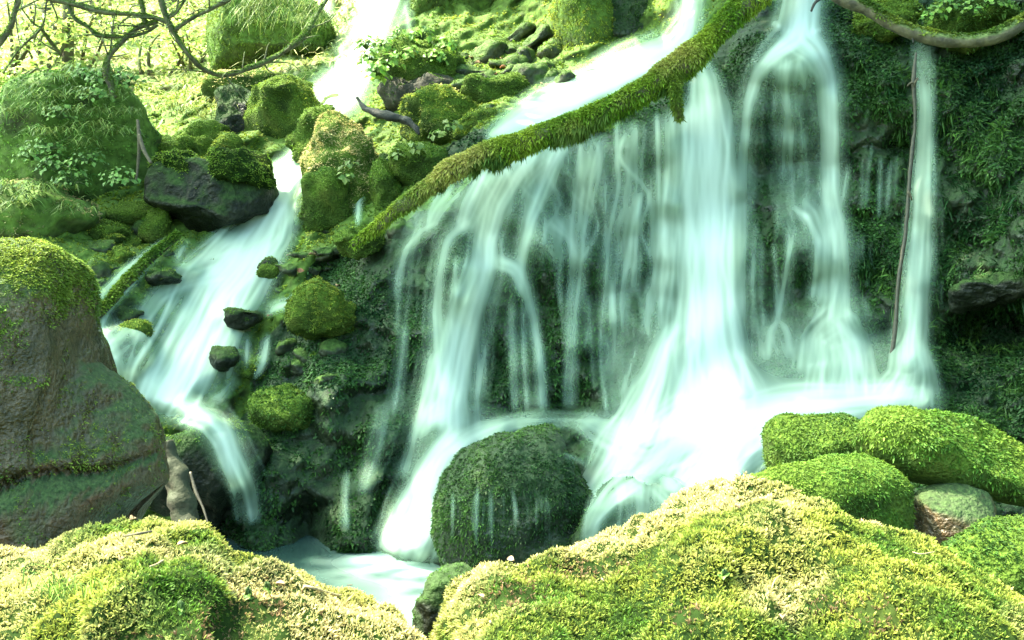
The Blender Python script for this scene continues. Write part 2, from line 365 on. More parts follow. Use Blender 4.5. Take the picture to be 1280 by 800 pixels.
def terrain_depth(PX, PY, detail=True):
    D = Dbase(PX, PY)
    P = at(PX, PY, D)
    wall = np.clip((PX - 380) / 120, 0, 1) * np.clip((PY - (330 - (PX - 450) * .62)) / 60, 0, 1)
    far = np.clip((D - 8) / 5, 0, 1)
    bl = 1 - np.abs(fbm(P, .75, 3, 11))              # billowy ledges
    D = D - (.20 + .25 * far) * (bl - .6) * (1 - .45 * wall)
    D = D - .13 * fbm(P * np.array([1.6, 1, .8]), .42, 3, 31) 
    if detail:
        D = D - .05 * fbm(P, .13, 3, 51)
        cell = vnoise(P, .19, 77); D = D - (.05 * np.clip((np.abs(cell) - .25) / .12, 0, 1) + .05 * np.clip(np.abs(vnoise(P * np.array([1, 1, 1.8]), .4, 78)) / .3 - .3, 0, 1)) * wall
    casc = np.clip(1 - np.abs(PX - np.interp(PY, [200, 350, 520], [350, 260, 190])) / 110, 0, 1) * (PY > 215) * (PY < 530)
    led = P[..., 2] / .40 + .7 * fbm(P, .9, 3, 66); fr = 1 - (led - np.floor(led))
    D = D - (.04 * wall * np.clip((PY - 120) / 60, 0, 1) + .16 * casc) * (np.minimum(fr * 1.15, 1) - .5) * np.clip((1 - fr) / .06, 0, 1)
    for (x, y, a, b, s) in BUMPS:
        q = ((PX - x) / a) ** 2 + ((PY - y) / b) ** 2
        D = D - s * np.exp(-np.clip(q, 0, 40) ** 1.5 * .7) * D / 7
    return D
gx = np.concatenate([np.linspace(-400, -220, 16)[:-1], np.linspace(-220, -60, 26)[:-1], np.arange(-60, 1341, 3.8), np.linspace(1341, 1540, 34)[1:], np.linspace(1540, 1700, 12)[1:]])
gy = np.concatenate([np.linspace(-420, -40, 30)[:-1], np.arange(-40, 831, 3.8)])
PX, PY = np.meshgrid(gx, gy, indexing='ij')
TD = terrain_depth(PX, PY)
TV = at(PX, PY, TD).reshape(-1, 3); TT = grid_tris(len(gx), len(gy))
if tri_normals(TV, TT)[0][:, 1].mean() > 0: TT = TT[:, ::-1].copy()
# wall and slope/hillside are two pieces of the setting sharing the edge
cx = TV[TT].mean(1); cpx = HX + cx[:, 0] / cx[:, 1] * F; cpy = HY + (H - cx[:, 2]) / cx[:, 1] * F
rag = 26 * fbm(cx, .5, 3, 88)
is_wall = (cpy + rag > np.interp(cpx + rag, [270, 300, 330, 400, 480, 570, 650, 750, 840, 900, 960, 1280], [900, 560, 470, 330, 282, 197, 162, 127, 82, 30, -18, -28]))
def subset(V, T):
    u, inv = np.unique(T, return_inverse=True); return V[u], inv.reshape(T.shape)
is_far = (~is_wall) & (cx[:, 1] + .8 * fbm(cx, 1.2, 2, 4) > 11.6) & (cpx < 520)
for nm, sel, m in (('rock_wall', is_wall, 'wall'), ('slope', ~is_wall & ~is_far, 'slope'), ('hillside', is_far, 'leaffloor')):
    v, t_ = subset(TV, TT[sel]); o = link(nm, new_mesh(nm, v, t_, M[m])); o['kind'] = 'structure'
# the bed of the stream and the ground around, out to the horizon
bx = np.concatenate([[-45, -30, -22, -15], np.linspace(-8, 8, 81), [15, 22, 30, 45]]); by = np.concatenate([[-45, -30, -22, -15, -8], np.linspace(-5, 8, 66)])
BX, BY = np.meshgrid(bx, by, indexing='ij'); bp = np.stack([BX, BY, 0 * BX], -1)
bz = -.42 + .08 * fbm(bp, .8, 3, 3) + .9 * np.clip((1.5 - BY) / 3, 0, 1) + 1.2 * np.clip((np.abs(BX) - 4.0) / 4, 0, 1) * np.clip((6 - BY) / 3, 0, 1)
bv = np.stack([BX, BY, bz], -1).reshape(-1, 3)
o = link('stream_bed', new_mesh('stream_bed', bv, grid_tris(len(bx), len(by)), M['bed'])); o['kind'] = 'structure'
print('terrain', time.time() - T0)

# ------------------------------------------------------------------ boulders
_ico = {}
def ico(n):
    if n not in _ico:
        b = bmesh.new(); bmesh.ops.create_icosphere(b, subdivisions=n, radius=1)
        _ico[n] = (np.array([v.co[:] for v in b.verts]), np.array([[v.index for v in f.verts] for f in b.faces])); b.free()
    return _ico[n]
ALLROCK = []                                        # vertices of everything the water can run over
def rock_shape(c, rad, sub=4, p=2.6, rough=.12, seed=0, rot=(0, 0, 0), cuts=4, cutd=.64):
    r = np.random.default_rng(seed); V, T = ico(sub); V = V.copy()
    V /= (np.abs(V) ** p).sum(1)[:, None] ** (1 / p)
    for k in range(cuts):                           # flattened facets
        n = r.normal(0, 1, 3); n /= np.linalg.norm(n); d = cutd + .28 * r.random()
        e = V @ n - d; V = V - np.clip(e, 0, None)[:, None] * n * .97
    N = vert_normals(V, T); mr = float(np.mean(rad))
    off = r.random(3) * 50
    V = V * np.asarray(rad)
    q = V + off
    V = V + N * (mr * rough * (1.1 * fbm(q, mr * 1.1, 2, seed) + .45 * (1 - 2 * np.abs(vnoise(q, mr * .45, seed + 4))) + .3 * fbm(q, mr * .2, 3, seed + 9)))[:, None]
    if any(rot):
        ca = [math.cos(R(a)) for a in rot]; sa = [math.sin(R(a)) for a in rot]
        Rx = np.array([[1, 0, 0], [0, ca[0], -sa[0]], [0, sa[0], ca[0]]]); Ry = np.array([[ca[1], 0, sa[1]], [0, 1, 0], [-sa[1], 0, ca[1]]]); Rz = np.array([[ca[2], -sa[2], 0], [sa[2], ca[2], 0], [0, 0, 1]])
        V = V @ (Rz @ Rx @ Ry).T
    return V + c, T

def moss_weight(V, T, lo, hi, noise, seed, side=None):
    N, A = tri_normals(V, T); c = V[T].mean(1)
    mr = np.ptp(V, axis=0).mean()
    m = N[:, 2] + noise * fbm(c, mr * .25, 3, seed + 3)
    if side is not None: m = m + N @ np.array(side)
    m = np.clip((m - lo) / max(hi - lo, 1e-3), 0, 1)
    tocam = np.array([0, 0, H]) - c; tocam /= np.linalg.norm(tocam, axis=1)[:, None]
    m = m * ((N * tocam).sum(1) > -.35)
    return m

def mossify(parent, base, V, T, dens, size, cols, lo=-.1, hi=.35, noise=.5, seed=0, leaves=3, material='moss', name='moss', side=None, cap=60000, thin=None, **kw):
    size = size * .86; kw.setdefault('width', .32); kw.setdefault('tip', 1.6); wm = moss_weight(V, T, lo, hi, noise, seed, side) * seen(V[T].mean(1), 120)
    if thin is not None: wm = wm * thin(V[T].mean(1))
    N, A = tri_normals(V, T); area = (A * wm).sum(); n = int(min(cap, .82 * area * dens / size ** 2))
    P, NN = sample(V, T, n, wm, seed + 1)
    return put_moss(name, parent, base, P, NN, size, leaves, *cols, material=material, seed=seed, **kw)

def boulder(px, py, Y, rx, ry, label, rd=.9, name='mossy_boulder', cat='boulder', material='rock', cols=G_MID, size=.02, dens=1.1, lo=-.1, hi=.3, noise=.5, seed=0, sub=4, p=3.0, rough=.25, rot=(0, 0, 0), cuts=8, leaves=3, mm='moss', group=None, side=None, moss=True, water=False, **kw):
    c = at(px, py, Y); a, b = rx / F * Y, ry / F * Y; qr = np.random.default_rng(seed + 5)
    if seed > 44 and rot[2] == 0: rot = (rot[0] + 20 * qr.random() - 10, rot[1] + 16 * qr.random() - 8, 70 * qr.random() - 35)
    V, T = rock_shape(c, (a, (a + b) * .5 * rd, b), sub, p, rough, seed, rot, cuts)
    base = np.array([c[0], c[1], V[:, 2].min()])
    e = empty(name, base, label, cat, group)
    link('rock', new_mesh('rock', V - base, T, M[material]), e)
    if water: ALLROCK.append((V, water))
    if moss: mossify(e, base, V, T, dens, size, cols, lo, hi, noise, seed, leaves, mm, side=side, **kw)
    return e, V, T, base

# --- two broad moss mounds at the front, shaped by their own skyline
def mound(name, sil, Yc, a, b, label, dens, size, seed, cap, cols, dry, holes, nz=.045):
    sil = np.array(sil, float)
    cols_px = np.arange(sil[0, 0], sil[-1, 0], 5.0)
    ys = np.interp(cols_px, sil[:, 0], sil[:, 1]); k = np.hanning(7); k /= k.sum(); ys = np.convolve(np.pad(ys, 3, mode='edge'), k, 'valid')
    yc = np.interp(cols_px, [q[0] for q in Yc], [q[1] for q in Yc])
    m = (ys - HY) / F; zc = H - m * yc - np.sqrt(a * a * m * m + b * b)
    th = np.linspace(R(-50), R(235), 120)
    Yg = yc[:, None] + a * np.cos(th)[None]; Zg = zc[:, None] + b * np.sin(th)[None]; Xg = (cols_px[:, None] - HX) / F * Yg
    V = np.stack([Xg, Yg, Zg], -1).reshape(-1, 3); T = grid_tris(len(cols_px), len(th))
    T = T[:, ::-1] if tri_normals(V, T)[0][:, 2].mean() * 0 + vert_normals(V, T)[len(th) // 2 + (len(cols_px) // 2) * len(th), 2] < 0 else T
    N = vert_normals(V, T)
    lump = 1 - np.abs(fbm(V, .30, 2, seed + 2))
    V = V + N * (nz * .7 * fbm(V, .34, 3, seed) + .06 * (lump - .75) + .02 * (1 - 2 * np.abs(vnoise(V, .11, seed + 7))) + .016 * fbm(V, .07, 2, seed + 8))[:, None]
    base = np.array([V[:, 0].mean(), V[:, 1].mean(), V[:, 2].min()])
    e = empty(name, base, label, 'boulder')
    link('rock', new_mesh('rock', V - base, T, M['undermoss']), e)
    hole = lambda c: np.max([np.exp(-(((HX + c[:, 0] / c[:, 1] * F) - x) / a_) ** 2 - (((HY + (H - c[:, 2]) / c[:, 1] * F) - y) / b_) ** 2) for x, y, a_, b_ in holes], axis=0)
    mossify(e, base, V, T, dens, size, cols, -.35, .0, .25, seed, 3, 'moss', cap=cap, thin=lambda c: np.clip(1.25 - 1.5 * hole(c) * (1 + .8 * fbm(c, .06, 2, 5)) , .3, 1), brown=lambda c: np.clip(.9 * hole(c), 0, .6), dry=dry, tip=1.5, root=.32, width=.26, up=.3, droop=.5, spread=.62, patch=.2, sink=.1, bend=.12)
    return e, V, T

def dryL(P): return .9 * np.clip(.55 + 1.2 * fbm(P, .3, 3, 91), 0, 1)
def dry_sunR(P):
    px = HX + P[:, 0] / P[:, 1] * F; return np.clip(.28 + 1.2 * fbm(P, .3, 3, 92) + .9 * np.clip((P[:, 1] - 3.0) / .8, 0, 1), 0, .95)  # dry patches, with sunlight painted paler towards the ridge
mL = mound('mossy_boulder', [(-420, 800), (-150, 740), (0, 708), (40, 698), (80, 676), (115, 660), (150, 660), (190, 655), (240, 657), (264, 668), (284, 696), (330, 716), (370, 735), (400, 748), (440, 756), (490, 774), (530, 800), (560, 850), (620, 940), (700, 1060)],
           [(-400, 2.7), (250, 2.8), (560, 2.5)], 1.0, .7, 'broad moss-covered boulder with a grass tuft, below the big bare brown rock', 3.0, .0128, 21, 80000, G_FG, (DRY_SUNLIT, dryL), [(320, 765, 45, 16), (260, 790, 40, 14), (180, 800, 30, 8)])
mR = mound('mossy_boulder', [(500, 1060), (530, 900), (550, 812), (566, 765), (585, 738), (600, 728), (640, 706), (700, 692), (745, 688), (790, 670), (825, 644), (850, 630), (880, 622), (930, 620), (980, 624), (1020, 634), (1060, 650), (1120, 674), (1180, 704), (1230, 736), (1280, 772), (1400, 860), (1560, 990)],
           [(500, 2.5), (600, 2.8), (800, 3.2), (1000, 3.3), (1300, 2.6), (1560, 2.2)], 1.05, .75, 'widest yellow-green moss-covered boulder, with an orange leaf on it, beside the pool', 3.0, .0134, 22, 112000, G_FG, (DRY_SUNLIT, dry_sunR), [(640, 745, 34, 14), (735, 712, 40, 10), (1095, 772, 28, 16), (860, 770, 22, 10), (1030, 758, 24, 9)])
print('mounds', time.time() - T0)

B = boulder
# right-hand cluster behind the wide mound
B(1022, 628, 4.3, 112, 56, 'smooth fine moss hummock directly behind the widest mossy boulder', seed=31, water=False, cols=G_MID, size=.0145, dens=1.7, lo=-.3, hi=0, leaves=4, cuts=1, rough=.06, rd=.8, sub=5, up=.35, droop=.4, cap=34000, tip=1.7)
B(1022, 560, 4.9, 66, 42, 'small dark green moss rock with its back to the white splash', seed=32, water=False, cols=((.03, .08, .012), (.07, .13, .016)), size=.016, dens=1.5, lo=-.35, hi=0, leaves=4, cuts=2, rough=.08, sub=4, cap=12000, up=.35)
B(1182, 566, 4.55, 120, 44, 'tilted moss-thatched slab overhanging a dark hollow', seed=33, water=False, cols=G_MID, size=.019, dens=1.8, lo=-.6, hi=-.2, leaves=4, cuts=2, rough=.09, rd=.9, sub=5, rot=(0, 17, 0), droop=.95, up=.25, cap=34000, tip=1.6, p=2.4)
B(1195, 652, 4.3, 52, 42, 'bare green-grey pointed stone in the hollow under the moss slab', seed=34, water=False, name='boulder', material='brownrock', moss=False, cuts=7, p=3, rough=.08)
B(1262, 725, 3.9, 92, 72, 'dark green moss boulder in front of the hollow and the bare pointed stone', seed=35, water=False, cols=((.03, .075, .012), (.08, .14, .018)), size=.018, dens=1.5, lo=-.4, hi=0, leaves=4, cuts=2, rough=.1, sub=5, droop=.6, cap=20000)
B(1120, 690, 4.9, 120, 60, 'shaded brown rock filling the back of the hollow under the moss slab', seed=36, water=False, name='boulder', material='darkrock', moss=False)
# wet rock wedged between the two mounds
B(563, 768, 3.4, 34, 52, 'small dark wet rock wedged between the two broad moss boulders', seed=37, water=False, name='wet_rock', material='darkrock', cols=G_MID, size=.012, dens=.5, lo=.1, hi=.7, noise=.7, cuts=3)
# pool boulder
B(668, 658, 6.15, 112, 122, 'rounded boulder shaggy with dark wet moss standing in the pool', seed=38, water='pool', name='pool_boulder', material='wall', cols=((.016, .05, .012), (.05, .11, .02)), mm='wetmoss', size=.019, dens=1.7, lo=-1.2, hi=-.6, noise=.5, leaves=4, cuts=3, rough=.1, sub=5, rd=.85, droop=1.0, p=2.4, cap=14000, rot=(0, -16, 0), thin=lambda c: np.clip(1 - 1.3 * np.exp(-(((HX + c[:, 0] / c[:, 1] * F) - 716) / 34) ** 2 - (((HY + (H - c[:, 2]) / c[:, 1] * F) - 552) / 22) ** 2), .03, 1))
B(795, 672, 5.85, 72, 58, 'rounded rock veiled in thin water beside the shaggy pool boulder', seed=39, water='pool', name='veiled_rock', material='wall', cols=G_DARK, mm='wetmoss', size=.02, dens=.6, lo=-.8, hi=-.2, cuts=2, sub=4)
# big bare boulder on the left, two blocks split by a crack
def big_boulder():
    sil = np.array([(-420, 420), (-200, 335), (0, 305), (40, 308), (68, 318), (86, 338), (97, 375), (103, 418), (112, 452), (135, 472), (160, 497), (184, 528), (199, 558), (207, 585), (214, 610)], float)
    px = np.concatenate([np.arange(-420, 60, 6.0), np.arange(60, 213, 1.5)]); ys = np.interp(px, sil[:, 0], sil[:, 1])
    yc = np.interp(px, [-420, 0, 100, 230], [4.2, 4.55, 4.7, 4.85]); a, b = (.03 + .47 * np.sqrt(np.clip(1 - np.clip((px - 120) / 92, 0, 1) ** 2.4, 0, 1))), 1.0
    m = (ys - HY) / F; zc = H - m * yc - np.sqrt(a * a * m * m + b * b); th = np.linspace(R(-80), R(262), 150)
    Yg = yc[:, None] + a[:, None] * np.sign(np.cos(th)) * np.abs(np.cos(th))[None] ** .8; Zg = zc[:, None] + b * np.sin(th)[None]
    Xg = (px[:, None] - HX) / F * yc[:, None] + 0 * Yg
    V = np.stack([Xg, Yg, Zg], -1).reshape(-1, 3); T = grid_tris(len(px), len(th))
    N = vert_normals(V, T); 
    if N[(len(px) // 2) * len(th) + len(th) // 2, 2] < 0: T = T[:, ::-1].copy(); N = -N
    V = V + N * (.05 * fbm(V, .5, 3, 41) + .022 * (1 - np.abs(fbm(V, .22, 2, 42))) + .010 * fbm(V, .06, 3, 43))[:, None]
    vx, vy = HX + V[:, 0] / V[:, 1] * F, HY + (H - V[:, 2]) / V[:, 1] * F
    front = (N[:, 1] < .2)
    line = np.interp(vx, [-100, 0, 60, 120, 175, 210], [618, 606, 594, 588, 572, 566]) + 5 * fbm(V, .15, 2, 44)     # the long crack
    V[:, 1] += front * (.07 * np.exp(-((vy - line) / 5.0) ** 2) - .05 * np.clip((vy - line) / 30, 0, 1) * np.clip(1 - (vx - 110) / 90, 0, 1))
    V[:, 1] -= front * .02 * np.exp(-((vy - line + 16) / 14.0) ** 2)
    l2 = np.interp(vx, [0, 60, 110], [455, 452, 458]) + 8 * fbm(V, .2, 2, 45); V[:, 1] -= front * .03 * np.clip((vy - l2) / 30, 0, 1)              # step below the dome
    V[:, 0] -= np.clip((vy - 603) / 70, 0, 1.6) * 62 / F * V[:, 1] * np.clip((vx - 60) / 120, 0, 1)                             # hollow under the right end
    base = at(60, 720, 4.6); e = empty('big_boulder', base, 'big bare brown-green rock with a moss-capped dome and a long crack', 'boulder')
    link('rock', new_mesh('rock', V - base, T, M['brownrock']), e)
    c = V[T].mean(1); tx, ty = HX + c[:, 0] / c[:, 1] * F, HY + (H - c[:, 2]) / c[:, 1] * F; Nt, A = tri_normals(V, T)
    wgt = np.clip((np.interp(tx, [0, 100], [445, 425]) + 75 * fbm(c, .2, 3, 46) - ty) / 95, 0, 1) ** 1.5 + .28 * np.clip(-.25 + 1.8 * fbm(c, .22, 3, 47) + .5 * Nt[:, 2], 0, 1) * (ty < 590) * (ty > 470) + .05 * np.clip(1.2 * fbm(c, .2, 3, 48), 0, 1)
    wgt = (wgt + .5 * (tx < -30) * np.clip(.3 + Nt[:, 2], 0, 1)) * seen(c, 60) * (Nt[:, 1] < .3)
    P, NN = sample(V, T, 22000, wgt, 49)
    put_moss('moss', e, base, P, NN, .0125, 3, (.06, .13, .014), (.18, .23, .03), seed=50, up=.45, droop=0, width=.34, tip=1.7, root=.3)
big_boulder()
# rock with the small spill
B(265, 590, 6.75, 62, 66, 'dark rock with a small moss cap under the short spill into the pool', seed=44, water=True, name='spill_rock', material='darkrock', cols=G_MID, size=.02, dens=1.2, lo=.35, hi=.9, noise=.6, side=(-.3, 0, 0), rot=(0, 22, 0), p=3)
# along the left cascade
e45, V45, T45, b45 = B(262, 252, 8.6, 76, 48, 'dark wet boulder with two moss pads jutting into the left cascade', seed=45, name='cascade_boulder', material='darkrock', cols=G_MID, size=.024, dens=.7, lo=.6, hi=1.2, noise=.8, rot=(0, 10, 14), p=3.4, cuts=8, sub=5, rough=.12)
for (x, y, a, b, yy) in ((224, 208, 27, 19, 8.5), (302, 216, 42, 21, 8.52)):
    V, T = rock_shape(at(x, y, yy), (a / F * yy, a / F * yy, b / F * yy), 4, 2.3, .3, int(x), (0, 12, 0), 3)
    pad = link('moss_pad', new_mesh('moss_pad', V - b45, T, M['undermoss']), e45); mossify(pad, b45, V, T, 1.7, .024, ((.06, .14, .014), (.16, .24, .026)), -.8, -.3, .2, int(x), 3)
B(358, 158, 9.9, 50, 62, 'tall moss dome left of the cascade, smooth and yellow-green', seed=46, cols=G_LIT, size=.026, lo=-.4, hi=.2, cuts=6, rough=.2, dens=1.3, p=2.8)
B(318, 118, 10.5, 62, 28, 'flat sunlit moss cap behind the tall moss dome', seed=47, dry=(DRY_SUNLIT, lambda P: np.clip(.6 + fbm(P, .4, 2, 8), 0, 1)), cols=G_LIT, size=.028, lo=-.5, hi=0, dens=1.2, rough=.1)  # cream mix paints the sunlight on this cap
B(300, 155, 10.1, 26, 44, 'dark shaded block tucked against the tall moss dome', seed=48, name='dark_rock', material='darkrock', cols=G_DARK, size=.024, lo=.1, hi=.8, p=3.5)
B(398, 182, 9.3, 30, 46, 'narrow upright moss stone right of the cascade bend', seed=49, cols=G_MID, size=.024, lo=-.4, hi=.2, noise=.8, dens=1.5, rot=(0, 14, 0))
B(437, 222, 8.7, 50, 74, 'pale moss boulder coloured as if sunlit, beside the upright moss stone', seed=50, cols=((.12, .15, .02), (.32, .29, .08)), size=.024, lo=-.6, hi=-.1, dens=1.4, rot=(0, -18, 0), dry=(DRY_SUNLIT, lambda P: np.clip(.85 + fbm(P, .4, 2, 8), 0, 1)))  # pale moss colours and cream mix paint the sunlight on it
B(405, 262, 8.35, 26, 46, 'shaded mossy stone below the pale moss boulder', seed=51, cols=G_MID, size=.022, lo=-.35, hi=.25, noise=.8, dens=1.4)
B(485, 238, 8.15, 26, 34, 'small moss stone beside the thin side trickle', seed=52, cols=G_MID, size=.022, lo=-.35, hi=.25, noise=.8, dens=1.4)
B(527, 207, 8.1, 37, 28, 'low round moss cushion right above the end of the log', seed=53, cols=G_MID, size=.02, lo=-.5, hi=.1, dens=1.5, cuts=5, rough=.2)
B(548, 148, 8.7, 48, 38, 'round moss boulder with a pale rim in the scree', seed=54, dry=(DRY_SUNLIT, lambda P: np.clip(.1 + 1.2 * fbm(P, .3, 2, 8), 0, 1)), cols=G_LIT, size=.022, lo=-.5, hi=0, dens=1.4, rot=(0, 16, 0))
B(598, 158, 8.35, 32, 20, 'small moss cushion touching the upper stream', seed=55, cols=G_LIT, size=.02, lo=-.5, hi=.1, dens=1.4, cuts=5)
B(612, 122, 8.9, 46, 26, 'long moss boulder behind the round one with the pale rim', seed=56, cols=G_MID, size=.022, lo=-.5, hi=0, dens=1.5)
B(664, 103, 9.0, 25, 22, 'bare green stone with leaf litter on top near the upper stream', seed=57, name='stone', material='scree', cols=G_MID, size=.02, lo=.6, hi=1.1, dens=.8, cuts=6, p=3)
B(520, 78, 9.6, 66, 38, 'leafy mound of moss and herbs at the foot of the upper left fall', seed=58, cols=G_MID, size=.03, lo=-.4, hi=.1, dens=1.3)
B(520, 112, 9.3, 48, 22, 'dark earth bank under the leafy herb mound', seed=59, name='earth_bank', cat='bank', material='litter', cols=G_MID, size=.024, lo=.3, hi=1.0, noise=1.2, dens=.8, p=3)
B(401, 388, 7.32, 42, 34, 'isolated round moss hummock on the dark slope', seed=60, cols=((.06, .12, .012), (.19, .22, .028)), size=.02, lo=-.6, hi=-.2, dens=1.6, leaves=4, cuts=4, rough=.24)
B(355, 508, 7.1, 38, 24, 'small bright moss tuft low on the dark slope', seed=61, cols=((.03, .08, .012), (.08, .15, .018)), size=.022, lo=-.8, hi=-.4, dens=1.3)
B(448, 305, 7.6, 30, 22, 'moss lump under the lower end of the log', seed=62, cols=G_MID, size=.022, lo=-.6, hi=-.2, dens=1.3)
B(340, 345, 8.0, 16, 13, 'small moss knob on pale gravel beside the cascade', seed=63, cols=G_MID, size=.022, lo=-.6, hi=-.2, dens=1.3, sub=3)
B(170, 412, 7.3, 20, 12, 'little bright moss knob rising from the left cascade', seed=64, cols=G_LIT, size=.02, lo=-.6, hi=-.2, dens=1.3, sub=3)
for k, (x, y, a, b) in enumerate([(183, 462, 24, 10), (160, 394, 20, 9), (204, 347, 22, 10), (330, 338, 16, 12), (303, 396, 22, 12), (282, 446, 17, 13), (262, 330, 9, 5)]):
    B(x, y, float(terrain_depth(np.array([x]), np.array([y]))[0]) - .08, a, b, 'small dark wet stone breaking the white water of the left cascade', seed=160 + k, name='cascade_stone', cat='stone', group='wet stones in the cascade', material='darkrock', cols=G_MID, size=.018, lo=.5, hi=1.0, noise=.9, dens=1.0, sub=3, rd=1.6)
B(150, 446, 7.2, 34, 20, 'flat wet grey stone splitting the foot of the left cascade', seed=65, water=True, name='wet_rock', material='darkrock', moss=False, rot=(0, -18, 0))
for k, (x, y, Y, a, b) in enumerate([(255, 172, 9.7, 42, 20), (228, 186, 9.5, 26, 16), (282, 186, 9.4, 24, 20), (197, 282, 8.5, 20, 28), (128, 340, 7.9, 22, 14), (150, 322, 8.0, 18, 12), (112, 355, 7.75, 14, 10), (140, 300, 8.3, 16, 11), (238, 208, 9.2, 28, 14), (175, 268, 8.7, 34, 14), (128, 292, 8.4, 30, 14)]):
    B(x, y, Y, a, b, 'small bright moss-covered stone among the stones left of the cascade', seed=70 + k, name='moss_stone', cat='stone', group='moss stones left of the cascade', cols=G_LIT if k % 3 else G_MID, size=.024, lo=-.5, hi=0, dens=1.3, sub=3)
B(95, 180, 9.2, 92, 88, 'huge shaded boulder overgrown with grass tufts at its crown', seed=90, name='grassy_boulder', material='slope', cols=((.06, .15, .025), (.15, .26, .045)), size=.03, lo=-.6, hi=.1, noise=.8, dens=1.2, sub=5, p=3.0, rough=.12, rd=.9, cuts=5, cap=16000, side=(-.45, 0, 0))
B(30, 268, 8.2, 78, 42, 'mound of dead leaves and grass beside the grassy boulder', seed=91, name='litter_mound', cat='mound', material='slope', cols=((.04, .09, .02), (.12, .16, .03)), size=.03, lo=-.3, hi=.3, noise=.9, dens=.8, dry=((.42, .30, .16), lambda P: np.clip(.5 + fbm(P, .3, 2, 4), 0, 1)))
B(196, 205, 9.6, 28, 32, 'moss-green block right of the grassy boulder beside hanging roots', seed=92, cols=G_MID, size=.028, lo=-.4, hi=.1, dens=1.2, p=3)
B(335, 30, 11.8, 86, 68, 'tall moss-faced crag hung with long grass', seed=93, name='mossy_crag', cat='crag', material='slope', cols=((.05, .11, .015), (.13, .18, .025)), size=.032, lo=-1.4, hi=-.8, noise=.5, dens=1.0, sub=5, p=3.6, rough=.08, rd=.7, cap=22000, droop=.9)
B(612, -5, 11.3, 118, 100, 'broad olive moss crag behind the scree', seed=94, name='mossy_crag', cat='crag', material='slope', cols=((.025, .06, .008), (.09, .12, .016)), size=.03, lo=-1.4, hi=-.8, noise=.6, dens=1.0, sub=5, p=3.6, rough=.1, rd=.6, cap=24000, droop=.9)
B(738, 30, 9.75, 42, 92, 'steep moss buttress with one sunlit yellow face', seed=95, name='mossy_crag', cat='crag', material='slope', cols=G_LIT, size=.024, lo=-1.6, hi=-.9, noise=.4, dens=1.3, sub=5, p=3.4, rough=.06, rd=.8, rot=(0, -6, 24), cap=22000, droop=.8)
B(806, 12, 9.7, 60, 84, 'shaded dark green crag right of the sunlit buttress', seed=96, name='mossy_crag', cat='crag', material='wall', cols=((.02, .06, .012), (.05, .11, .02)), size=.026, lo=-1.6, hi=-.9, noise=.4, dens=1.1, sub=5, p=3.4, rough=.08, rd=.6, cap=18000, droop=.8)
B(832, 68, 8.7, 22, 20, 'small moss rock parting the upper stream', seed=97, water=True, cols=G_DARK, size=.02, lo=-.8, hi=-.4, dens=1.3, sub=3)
B(1110, 22, 7.0, 38, 26, 'bright moss clump behind the curved bark branch', seed=98, cols=((.05, .12, .012), (.16, .22, .025)), size=.022, lo=-.9, hi=-.4, dens=1.5)
B(1215, 22, 6.7, 60, 34, 'leafy moss ledge above the curved bark branch', seed=99, cols=((.03, .09, .015), (.09, .16, .03)), size=.026, lo=-.9, hi=-.4, dens=1.3)
B(1238, 362, 6.1, 52, 20, 'wet glinting slab overhanging the dark hollow in the right wall', seed=100, name='wet_slab', cat='rock', material='darkrock', cols=G_WALL, mm='wetmoss', size=.022, lo=.3, hi=.9, dens=.7, rot=(0, -24, 0), p=3.2, cuts=6)
# scree stones
SCREE = [(606, 72, 9.6, 34, 12, -24), (632, 82, 9.3, 24, 10, -8), (588, 92, 9.3, 22, 9, 0), (560, 104, 9.2, 28, 9, -6), (640, 64, 9.7, 16, 9, 10), (655, 74, 9.4, 12, 13, 0), (622, 66, 9.8, 14, 10, -20), (672, 52, 10, 22, 12, -30), (650, 46, 10.2, 24, 9, -22), (688, 66, 9.8, 14, 18, 10), (690, 100, 8.9, 16, 9, -24), (704, 108, 8.75, 18, 10, -26), (580, 112, 9.0, 26, 8, -8), (682, 84, 9.3, 12, 9, 0), (640, 92, 9.1, 14, 8, 12), (610, 98, 9.1, 16, 7, 0), (545, 98, 9.4, 14, 8, 10), (572, 76, 9.8, 15, 9, -12)]
for k, (x, y, Y, a, b, tl) in enumerate(SCREE):
    B(x, y, float(terrain_depth(np.array([x]), np.array([y]))[0]) - .02, a, b, 'angular grey-green stone in the scree between the crag and the log', seed=110 + k, name='scree_stone', cat='stone', group='loose stones of the scree', material='scree', cols=G_MID, size=.02, lo=.25, hi=.9, noise=.8, dens=.8, sub=3, p=3.4, cuts=7, rot=(0, tl, 0), rd=1.3)
PEB = [(300, 372, 8.0), (318, 356, 8.1), (376, 322, 8.1), (390, 330, 8.0), (360, 336, 8.0), (330, 372, 7.85), (352, 368, 7.7), (405, 318, 8.0), (372, 346, 7.85), (312, 392, 7.75), (290, 402, 7.7), (284, 430, 7.5), (280, 455, 7.4), (410, 330, 7.9)]
for k, (x, y, Y) in enumerate(PEB):
    q = np.random.default_rng(k)
    B(x + q.normal(0, 6), y + q.normal(0, 6), float(terrain_depth(np.array([x]), np.array([y]))[0]) - .01, 7 + 7 * q.random(), 4 + 4 * q.random(), 'pale tan wet pebble between the cascade and the moss hummock', seed=140 + k, name='pebble', cat='stone', group='pale pebbles by the cascade', material='scree', moss=False, sub=3, cuts=5, rot=(0, 40 * q.random() - 20, 0), water=False)
q = np.random.default_rng(55)
REG = [(185, 400, 215, 330, 16), (100, 215, 265, 360, 20), (400, 520, 120, 290, 12), (540, 700, 60, 150, 16), (215, 300, 150, 210, 8), (285, 420, 320, 480, 26)]
